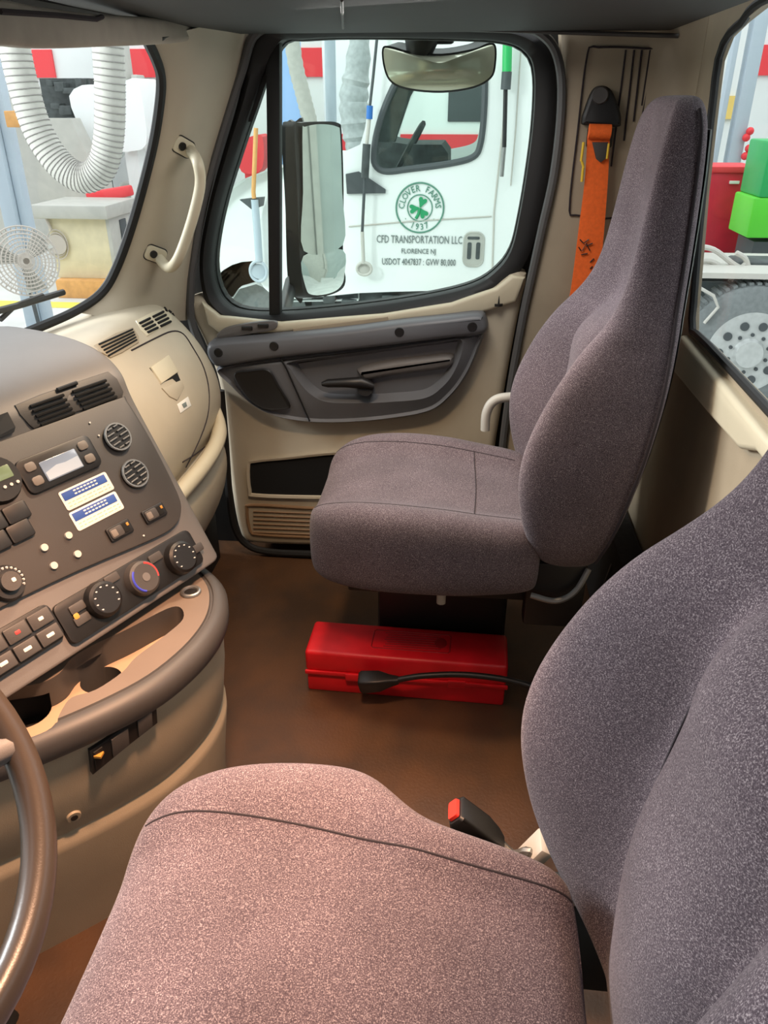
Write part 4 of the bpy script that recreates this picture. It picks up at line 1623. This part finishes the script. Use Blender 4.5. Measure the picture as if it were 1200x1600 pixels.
# lift column, left
b = MB()
cb, ct = PZ(70, 462, GZ), None
b.box((-4.66, 8.0, 1.5), (.15, .22, 5.0), bev=.02)
b.box((-4.54, 8.02, 1.5), (.09, .14, 5.0), bev=.02)
b.box((-4.60, 7.98, GZ + .03), (.6, .5, .06))
lc_ = b.build('lift_column', 'bluegrey')
tag(lc_, 'pale blue steel lift column behind the round fan', 'lift column')
b = MB()
b.box(PY(22, 186, 7.8), (.14, .08, .14), bev=.01)
o = b.build('control_box', 'wood', lc_, label='orange control box on the column')

# pedestal fan
fn = empty('pedestal_fan', PZ(50, 462, GZ), 'round wire pedestal fan at the lower left of the windshield', 'fan')
fc = PY(38, 408, 7.3)
fr = .32
fax = (EYE - fc).normalized() + Vector((.25, 0, 0))
fax.normalize()
fu = fax.cross(Vector((0, 0, 1))).normalized()
fv = fu.cross(fax)
b = MB()
for k in range(9):
    r = fr * (k + 1) / 9
    b.torus(ell(fc + fax * .09 * (1 - (k / 8) ** 2), fu, fv, r, r, 36), .008, 5)
for k in range(40):
    q = 2 * PI * k / 40
    dd = fu * math.cos(q) + fv * math.sin(q)
    b.tube([fc + fax * .10 + dd * .03, fc + fax * .075 + dd * fr * .55, fc + dd * fr, fc - fax * .10 + dd * fr * .8], .004, 4)
b.build('fan_cage', 'fanwire', fn)
b = MB()
for k in range(3):
    q = 2 * PI * k / 3 + .3
    u1 = fu * math.cos(q) + fv * math.sin(q)
    u2 = fax.cross(u1)
    pts = [u1 * .05 - u2 * .03, u1 * .28 - u2 * .12, u1 * .30 + u2 * .10, u1 * .05 + u2 * .03]
    b.prism([fc + p + fax * (.03 * (1 if i < 2 else -1)) for i, p in enumerate(pts)], fax * .006)
b.build('fan_blades', 'cab_g', fn)
b = MB()
b.cyl(fc - fax * .12, fc + fax * .02, .07)
b.build('fan_motor', 'fanwire', fn)
b = MB()
base = Vector((fc.x, fc.y + .05, GZ))
b.tube([fc - fax * .1, base + Vector((0, 0, .05))], .02, 10)
b.cyl(base, base + Vector((0, 0, .04)), .24, .2)
b.build('fan_stand', 'alloy_d', fn)

# grey equipment cabinet on a timber, with a small round fan
CY = 10.3
cbn = empty('equipment_cabinet', PY(135, 440, CY), 'grey and cream equipment cabinet behind the fan', 'cabinet')
A_, B_ = PY(72, 338, CY), PY(180, 436, CY)
wid, hei = B_.x - A_.x, A_.z - B_.z
cx, cz = (A_.x + B_.x) / 2, (A_.z + B_.z) / 2
b = MB()
b.box((cx, CY + .4, cz), (wid, .8, hei), bev=.01)
b.build('cabinet_body', 'cab_y', cbn)
b = MB()
b.box((cx - .02, CY + .36, A_.z + .07), (wid + .22, 1.0, .17), bev=.02)
b.build('cabinet_top', 'cab_g', cbn)
b = MB()
b.box((B_.x + .02, CY + .4, cz), (.05, .82, hei), bev=.005)
b.build('cabinet_side', 'cab_g', cbn)
b = MB()
b.box((B_.x + .05, CY + .4, cz + .1), (.02, .2, .45), bev=.004)
b.build('side_grille', 'alloy_d', cbn)
b = MB()
fcc = PY(90, 382, CY - .03)
for r in (.05, .10, .15, .19):
    b.torus(ell(fcc, (1, 0, 0), (0, 0, 1), r * .75, r, 28), .008, 5)
b.tube([fcc + Vector((-.05, 0, .19)), fcc + Vector((-.10, 0, .36))], .02, 8)
b.cyl(fcc + Vector((0, -.02, 0)), fcc + Vector((0, .02, 0)), .13)
b.build('cabinet_fan', 'fanwire', cbn, label='small dark round fan on the cabinet front')
b = MB()
b.box((cx + .08, CY + .3, (B_.z + GZ) / 2 - .0), (wid + .1, .9, max(.1, B_.z - GZ)), bev=.01)
tm = b.build('timber_base', 'wood')
tag(tm, 'orange timber base under the equipment cabinet', 'timber')
# machinery beyond the loop of hose
b = MB()
mc = PY(115, 170, 12.0)
b.prism(crom([PY(*q, 12.0) for q in [(108, 150), (140, 132), (160, 160), (168, 240), (140, 252), (128, 210)]], 3, True), (.1, .5, 0), bev=.02)
q_ = PY(150, 245, 12.2)
b.box((q_.x, 12.25, (q_.z + GZ) / 2), (.2, .3, q_.z - GZ))
o = b.build('machine_hood', 'white')
tag(o, 'white machine hood seen inside the loop of the hose', 'machine')
b = MB()
b.prism(crom([PY(*q, 11.9) for q in [(190, 138), (214, 126), (226, 180), (228, 226), (206, 236), (186, 228)]], 3, True), (.1, .6, 0), bev=.02)
q_ = PY(206, 230, 12.1)
b.box((q_.x, 12.2, (q_.z + GZ) / 2), (.2, .3, q_.z - GZ))
b.build('machine_arm', 'white')
bpy.data.objects['machine_arm'].name = 'white_machine_guard'
tag(bpy.data.objects['white_machine_guard'], 'white rounded machine guard right of the hose', 'machine')
b = MB()
mt = PY(120, 220, 10.9)
for i in range(16):
    px, py = 84 + (i % 4) * 15 + (i // 4) * 9, 130 + (i // 4) * 30 + (i % 3) * 6
    b.box(PY(px, py, 13.0), (.10 + .05 * (i % 3), .3, .08 + .05 * (i % 2)), bev=.01)
q_ = PY(118, 190, 13.2)
b.box((q_.x, 13.2, (q_.z + .6 + GZ) / 2), (.8, .3, q_.z + .6 - GZ))
o = b.build('engine_block', 'tyre_d')
tag(o, 'dark engine parts behind the loop of the hose', 'engine')
b = MB()
b.prism([PY(*q, 11.5) for q in [(60, 185), (110, 185), (165, 300), (160, 318), (60, 312)]], (0, .3, 0))
o = b.build('grey_partition', 'cab_g')
tag(o, 'grey partition panel behind the lift column', 'panel')
b = MB()
b.box(PY(172, 303, 11.3), (.60, .3, .14), Matrix.Rotation(-.15, 3, 'Y'), bev=.03)
o = b.build('red_floor_jack', 'stripe')
tag(o, 'low red jack beneath the lowest bend of the hose', 'jack')
b = MB()
b.box(PY(208, 300, 12.8), (.30, .3, .30), bev=.03)
b.box(PY(214, 250, 12.8), (.14, .3, 3.2), bev=.02)
b.box(PY(222, 170, 12.8), (.10, .3, .9), bev=.02)
o = b.build('grey_machine_frame', 'cab_g')
tag(o, 'grey machine frame at the right edge of the windshield view', 'machine')
b = MB()
b.box((-6.9, 13.9, 1.35), (1.4, .1, .5))
b.box((-8.4, 13.9, 0.2), (3.0, .1, 2.6))
o = b.build('wall_cladding_panel', 'cab_g')
struct(o, 'grey panels along the far shop wall', 'wall panel')

# -------------------------------------------------------------- white truck parked alongside
TY = 6.0
tr = empty('white_truck', PY(640, 470, TY), 'white semi truck with a green clover emblem parked beside this cab', 'truck')


def TP(px, py, dy=0.0):
    return PY(px, py, TY + dy)


def v3(x, z, dy=0.0):
    return Vector((x, TY + dy, z))


co_ = [TP(*q) for q in [(596, 40), (610, -30), (640, -70), (800, -80), (960, -70), (975, 0), (972, 250), (965, 440), (900, 452), (700, 454), (560, 458), (440, 466), (400, 420), (420, 300), (470, 272), (552, 262)]]
wo_ = [TP(*q) for q in [(618, 130), (640, 100), (690, 96), (745, 98), (757, 112), (756, 180), (750, 228), (738, 246), (700, 256), (640, 264), (602, 268), (586, 258), (584, 240), (588, 210), (600, 170)]]
oo = resample(crom(co_, 2, True), 100)
# rotate the window outline so both start at the same angle
ww = resample(crom(wo_, 4, True), 100)
cw = sum(ww, Vector()) / 100


OO, WW = ang_ring(crom(co_, 3, True), cw, 160), ang_ring(crom(wo_, 4, True), cw, 160)
b = MB()
b.loft([[p + Vector((0, .12, 0)) for p in scaled(OO, .985)], [p + Vector((0, .03, 0)) for p in scaled(OO, .995)], OO, WW, [p + Vector((0, .06, 0)) for p in WW]], cap=False)
b.loft([[p + Vector((0, 2.2, 0)) for p in OO], [p + Vector((0, 2.2, 0)) for p in WW]], cap=False)
b.box((.3, TY + 1.1, 2.35), (2.0, 2.3, .1))
b.box((1.02, TY + 1.1, .9), (.06, 2.2, 2.9))
b.box((0.2, TY + 1.1, -.18), (1.9, 2.2, .08))
b.build('cab_shell', 'white', tr, angle=40)
b = MB()
b.torus(resample(WW, 120), .022, 8)
b.build('window_gasket', 'alloy_d', tr)
b = MB()
b.prism([p + Vector((0, .05, 0)) for p in WW], (0, .004, 0))
b.build('side_window', 'glass', tr, smooth=False)
b = MB()
b.prism([TP(*q, .5) for q in [(586, 215), (612, 222), (640, 226), (690, 226), (700, 240), (700, 300), (586, 300)]], (0, .9, 0))
b.prism([TP(*q, .12) for q in [(604, 150), (640, 100), (668, 100), (640, 150), (616, 222), (586, 222)]], (0, .12, 0))
b.tube(ell(TP(640, 232, .45), Vector((.5, 0, .86)), Vector((0, 1, 0)), .2, .2, 20), .02, 6)
b.build('cab_interior', 'tyre_d', tr)
# hood with fender
b = MB()
hd = [TP(*q) for q in [(560, 262), (470, 258), (420, 264), (380, 280), (345, 306), (318, 345), (300, 400), (305, 470), (360, 470), (372, 452), (400, 444), (430, 456), (440, 472), (560, 470)]]
b.loft([[p + Vector((0, .10, 0)) for p in scaled(hd, .98)], hd, [p + Vector((0, 2.0, 0)) for p in hd]])
b.build('truck_hood', 'white', tr, angle=30)
b = MB()
cc = TP(400, 492, .1)
b.tube([cc, cc + Vector((0, .3, 0))], .42, 32)
b.build('front_tire', 'tyre', tr)
b = MB()
zt2 = TP(650, 450).z
b.loft([[v3(x, z, dy) for x, z in ((-1.2, zt2), (1.1, zt2), (1.1, -.62), (-1.2, -.62))] for dy in (.06, .5)])
for k in range(14):
    b.box(v3(-1.05 + k * .16, zt2 - .10 - .04 * (k % 3), .04), (.10 + .03 * (k % 2), .08, .07), bev=.01)
b.build('step_fairing', 'tyre_d', tr)
# body seams and door lines
b = MB()
b.tube([TP(800, -20, -.002), TP(786, 200, -.002), TP(772, 330, -.002), TP(768, 462, -.002)], .007, 6)
b.tube([TP(545, 354, -.002), TP(640, 346, -.002), TP(768, 338, -.002)], .006, 6)
b.tube([TP(815, 60, -.002), TP(806, 200, -.002), TP(798, 290, -.002)], .005, 6)
b.build('door_seam', 'palegrey', tr)
# emblem: ring text and clover
ec = TP(656, 325, -.004)
UX, UZ = Vector((1, 0, 0)), Vector((0, 0, 1))
es = (TP(693, 325) - TP(619, 325)).length / 2
b = MB()
b.torus(ell(ec, UX, UZ, es, es * .98, 64), .006, 6)
b.torus(ell(ec, UX, UZ, es * .52, es * .52, 48), .004, 6)


def arc_text(mb, s, c, r, size, a_mid, step, flip=False):
    n_ = len(s)
    for i, ch in enumerate(s):
        if ch == ' ':
            continue
        q = a_mid - (i - (n_ - 1) / 2) * step * (-1 if flip else 1)
        d = UX * math.cos(q) + UZ * math.sin(q)
        tdir = UX * math.sin(q) - UZ * math.cos(q)
        if flip:
            m_ = frame_mtx(c + d * r, -tdir, -d)
        else:
            m_ = frame_mtx(c + d * r, tdir, d)
        text(mb, ch, size, m_, depth=.002, xs=.9)


arc_text(b, 'CLOVER FARMS', ec, es * .76, es * .36, PI / 2, .27)
arc_text(b, '\u00b7 1937 \u00b7', ec, es * .76, es * .36, -PI / 2, .27, True)
em = b.build('door_emblem', 'ink_g', tr, smooth=False, label='round emblem with a clover')
b = MB()
for q in (PI * .38, PI * 1.04, PI * 1.70):
    d = UX * math.cos(q) + UZ * math.sin(q)
    tdir = UX * math.sin(q) - UZ * math.cos(q)
    h = es * .42
    pts = [(0, .03), (.24, .45), (.42, .75), (.36, .98), (.14, 1.0), (0, .84), (-.14, 1.0), (-.36, .98), (-.42, .75), (-.24, .45)]
    b.prism(crom([ec + tdir * (x * h) + d * (y * h) for x, y in pts], 3, True), (0, -.004, 0))
b.tube(crom([ec, ec - UZ * es * .25 - UX * es * .06, ec - UZ * es * .42 - UX * es * .16], 4), [.012] * 9, 6)
b.build('clover', 'green_l', em, smooth=False, label='green three leaved clover')
b = MB()
wl_ = (TP(722, 376) - TP(588, 376)).length
text(b, 'CFD TRANSPORTATION LLC', .078, frame_mtx(TP(655, 375, -.004), UX, UZ), depth=.002, xs=wl_ / (.078 * 12.9))
text(b, 'FLORENCE NJ', .05, frame_mtx(TP(654, 393, -.004), UX, UZ), depth=.002, xs=.85)
text(b, 'USDOT 4047837 : GVW 80,000', .068, frame_mtx(TP(654, 410, -.004), UX, UZ), depth=.002, xs=wl_ / (.068 * 15.2))
b.build('door_lettering', 'ink', tr, smooth=False, label='grey company lettering')
b = MB()
bo_ = rrect(TP(740, 390, -.002), UX, UZ, .145, .24, .05, 5)
b.prism(bo_, (0, -.004, 0))
b.torus(resample(bo_, 50), .008, 6)
dh = b.build('door_badge', 'cab_g', tr)
b = MB()
for dx in (-.032, .032):
    b.prism(rrect(TP(740, 392, -.006) + UX * dx, UX, UZ, .03, .12, .01, 3), (0, -.003, 0))
b.prism(rrect(TP(740, 372, -.006), UX, UZ, .09, .02, .008, 3), (0, -.003, 0))
b.build('badge_marks', 'tyre_d', dh)
# mirror bracket triangle on the truck's door front corner
b = MB()
b.prism([TP(*q, -.02) for q in [(540, 272), (560, 268), (602, 296), (602, 302), (542, 303)]], (0, .05, 0))
b.build('mirror_bracket', 'alloy_d', tr)
# rear axle: tyre and wheel, frame rail, hoses
wc = TP(1168, 552, .0)
wr_ = .50
b = MB()
b.tube([wc + Vector((0, dy, 0)) for dy in (0, .03, .10, .24, .28)], [wr_ * .80, wr_ * .97, wr_, wr_, wr_ * .9], 56)
for k in range(56):
    q = 2 * PI * k / 56
    d = UX * math.cos(q) + UZ * math.sin(q)
    b.box(wc + d * (wr_ + .004) + Vector((0, .16, 0)), (.02, .2, .03), Matrix.Rotation(-q, 3, 'Y'))
ty_ = b.build('rear_tire', 'tyre', tr)
b = MB()
b.tube([wc + Vector((0, dy, 0)) for dy in (-.002, -.012, -.002, .03)], [wr_ * .62, wr_ * .58, wr_ * .52, wr_ * .2], 48)
b.tube([wc + Vector((0, -.05, 0)), wc + Vector((0, .02, 0))], [.10, .13], 28)
b.build('rear_wheel', 'alloy', tr)
b = MB()
for k in range(10):
    q = 2 * PI * k / 10
    d = UX * math.cos(q) + UZ * math.sin(q)
    b.cyl(wc + d * wr_ * .43 + Vector((0, -.018, 0)), wc + d * wr_ * .43 + Vector((0, .02, 0)), .032, seg=14)
for k in range(10):
    q = 2 * PI * k / 10 + .3
    d = UX * math.cos(q) + UZ * math.sin(q)
    b.cyl(wc + d * wr_ * .29 + Vector((0, -.02, 0)), wc + d * wr_ * .29 + Vector((0, .02, 0)), .014, seg=8)
b.build('wheel_holes', 'alloy_d', tr)
b = MB()
fz = TP(1150, 440).z
b.box((2.1, TY + .9, fz - .06), (2.6, .1, .14))
b.box((2.1, TY + .5, fz + .03), (1.2, .9, .04))
b.build('frame_rail', 'palegrey', tr)
b = MB()
for pts in ([(1082, 410), (1110, 408), (1140, 424), (1180, 436)], [(1085, 385), (1115, 390), (1150, 415), (1200, 440)], [(1150, 395), (1165, 405), (1172, 430)], [(1090, 428), (1130, 420), (1160, 430)], [(1140, 440), (1152, 425), (1165, 412)]):
    b.tube(crom([TP(*q, .4) for q in pts], 5), .02, 8)
b.build('air_line', 'palegrey', tr)
b = MB()
b.box(TP(1120, 424, .55), (.8, .3, .12), bev=.03)
b.box(TP(1180, 420, .55), (.4, .3, .16), bev=.03)
b.build('chassis_parts', 'tyre_d', tr)
b = MB()
b.tube([TP(1085, 445, -.02), TP(1115, 462, -.02), TP(1122, 480, -.02), TP(1100, 505, -.02)], .012, 8)
b.build('mud_flap_rod', 'palegrey', tr)

# whip rods seen through the door window
RY = TY - .075


def rod(name, label, segs, cat='rod'):
    e = empty(name, PY(segs[0][0][-1][0], segs[0][0][-1][1], RY), label, cat)
    for k, (px, r, m, nm) in enumerate(segs):
        b_ = MB()
        b_.tube([PY(*q, RY) for q in px], r, 10)
        b_.build(nm, m, e)
    return e


r1 = rod('hood_mirror_post', 'grey post with a round foot before the front edge of the door glass', [([(400, 200), (396, 300), (397, 310)], .016, 'wood', 'upper_post'), ([(398, 312), (402, 360), (405, 408)], .028, 'bluegrey', 'lower_post')], 'post')
b = MB()
b.torus(ell(PY(404, 424, RY), (1, 0, 0), (0, 0, 1), .065, .074, 28), .012, 8)
b.cyl(PY(404, 424, RY + .01), PY(404, 424, RY + .02), .056)
b.build('post_foot', 'bluegrey', r1)
b = MB()
b.prism([PY(*q, RY) for q in [(374, 312), (390, 310), (412, 308), (410, 322), (394, 328)]], (0, .05, 0), bev=.005)
b.build('post_bracket', 'alloy_d', r1)
b = MB()
b.prism(crom([PY(*q, 11) for q in [(373, 222), (390, 214), (410, 214), (410, 262), (388, 272), (374, 262)]], 3, True), (0, .4, 0), bev=.02)
q_ = PY(390, 240, 11)
b.box((q_.x, 11.2, (q_.z + GZ) / 2), (.2, .3, q_.z - GZ))
o = b.build('red_machine', 'stripe')
tag(o, 'red machine part seen through the small front pane of the door', 'machine')
r2 = rod('tall_antenna', 'thin rod with a blue clip and dark grip between side mirror and white truck door', [([(590, 50), (583, 120), (578, 165)], .010, 'alloy_d', 'mast'), ([(578, 165), (577, 186)], .022, 'navy', 'blue_clip'), ([(577, 186), (573, 225)], .013, 'palegrey', 'collar'), ([(573, 225), (570, 278)], .028, 'tyre_d', 'grip'), ([(570, 278), (568, 320), (566, 362)], .011, 'alloy_d', 'lower_mast'), ([(566, 362), (568, 412)], .014, 'palegrey', 'tail')], 'antenna')
b = MB()
b.torus(ell(PY(569, 420, RY), (1, 0, 0), (0, 0, 1), .055, .046, 24), .011, 8)
b.cyl(PY(569, 420, RY + .01), PY(569, 420, RY + .02), .046)
b.build('antenna_foot', 'palegrey', r2)
r3 = rod('green_tipped_antenna', 'black rod with a green tip at the rear edge of the door window', [([(793, 66), (792, 112)], .032, 'greenp', 'green_tip'), ([(792, 112), (790, 140)], .034, 'alloy_d', 'collar'), ([(790, 140), (788, 230)], .015, 'black', 'mast'), ([(788, 230), (784, 276)], .014, 'steel', 'tail')], 'antenna')
# poles and silver duct hanging beyond the door window
b = MB()
b.tube(crom([PY(*q, 8.7) for q in [(568, -60), (560, 90), (553, 150), (556, 200), (560, 240), (562, 280)]], 6), [.10 + .012 * math.sin(i * 2.3) + .05 * math.sin(PI * min(1, max(0, (i - 4) / 22))) for i in range(31)], 16)
o = b.build('silver_duct', 'hose_s')
tag(o, 'crumpled silver duct hanging behind the side mirror', 'duct')
b = MB()
b.tube([PY(514, -20, 9.4), Vector((PY(514, 200, 9.4).x, 9.4, GZ))], .06, 14)
o = b.build('shop_pole', 'bluegrey')
tag(o, 'pale grey pole standing between the hanging hoses', 'pole')
b = MB()
hh = crom([PY(*q, 9.0) for q in [(448, -20), (460, 90), (474, 150), (486, 200), (492, 260)]], 10)
b.tube(hh, [.075 + .008 * (i % 2) for i in range(len(hh))], 14)
o = b.build('ribbed_hose', 'hose')
tag(o, 'thin ribbed hose hanging above the side mirror', 'hose')
b = MB()
q_ = PY(452, 140, 11)
b.box((q_.x, 11, (q_.z + .55 + GZ) / 2), (.3, .3, q_.z + .55 - GZ), bev=.02)
o = b.build('blue_drum', mat('pale_blue_paint', (150, 186, 232), 0.5))
tag(o, 'pale blue drum behind the ribbed hose', 'drum')

# a second truck far beyond, seen through the white truck's window
b = MB()
b.box((-.3, 12.2, .9), (3.4, 1.6, 2.6), bev=.12)
o = b.build('distant_truck', 'white')
tag(o, 'white truck with a red stripe far beyond the clover truck', 'truck')
b = MB()
b.box((-.3, 11.39, .82), (3.3, .03, .34))
b.build('red_band', 'stripe', o)
b = MB()
b.box((.12, 11.39, 1.45), (.9, .03, .62), bev=.01)
b.build('cab_window', 'alloy_d', o)

# through the rear window: column, red cabinet, green machine
b = MB()
b.box((3.15, 10.6, 1.5), (.16, .2, 5.0), bev=.02)
b.box((2.93, 10.6, 1.5), (.06, .16, 5.0), bev=.01)
o = b.build('steel_column', 'bluegrey')
tag(o, 'grey blue steel column seen through the rear window', 'column')
RY2 = 9.0
rc = empty('red_tool_cabinet', PY(1130, 395, RY2), 'tall red cabinet seen through the rear window', 'cabinet')
a_, c_ = PY(1098, 268, RY2), PY(1168, 396, RY2)
xm, wd, ht = PY(1135, 330, RY2).x, .46, a_.z - c_.z
b = MB()
b.box((xm, RY2 + .3, c_.z + ht / 2), (wd, .6, ht), bev=.02)
b.build('cabinet_body', 'redcab', rc)
b = MB()
b.box((xm, RY2 + .3, c_.z + ht + .02), (wd + .05, .64, .06), bev=.01)
b.build('cabinet_lid', 'stripe', rc)
b = MB()
b.box((xm + .02, RY2 - .01, c_.z + ht - .10), (.10, .02, .03), bev=.004)
b.build('lid_label', 'white_l', rc)
b = MB()
b.box((xm, RY2 + .3, (c_.z + GZ) / 2), (wd - .1, .5, c_.z - GZ))
b.build('cabinet_stand', 'alloy_d', rc)
gm = empty('green_machine', PY(1190, 380, 8.5), 'bright green machine at the right edge of the rear window', 'machine')
b = MB()
g0 = PY(1167, 220, 8.05)
g1 = PY(1167, 372, 8.05)
g0.x = PY(1184, 300, 8.05).x
b.box((g0.x + .62, 8.35, (g0.z + g1.z) / 2 + .18), (1.2, .6, g0.z - g1.z - .36), bev=.02)
b.build('green_body', 'greenp', gm)
b = MB()
b.box((g0.x + .58, 8.35, g1.z + .18), (1.2, .6, .36), bev=.02)
b.build('lime_base', 'greenl', gm)
b = MB()
b.box((g0.x + .58, 8.35, (g1.z - .04 + GZ) / 2), (1.0, .5, g1.z - .04 - GZ))
b.build('machine_plinth', 'alloy_d', gm)
b = MB()
b.box(PY(1133, 168, 13.98), (.32, .06, .32))
o = b.build('yellow_notice', 'amberp')
tag(o, 'yellow notice on the far wall seen beside the seat back', 'notice')
b = MB()
for k, (x, y) in enumerate(((1166, 215), (1170, 232), (1164, 244), (1172, 205))):
    b.ball(PY(x, y, 10.45), .045, 10)
o = b.build('red_gauge_set', 'stripe')
tag(o, 'small red gauges on the steel column', 'gauge')
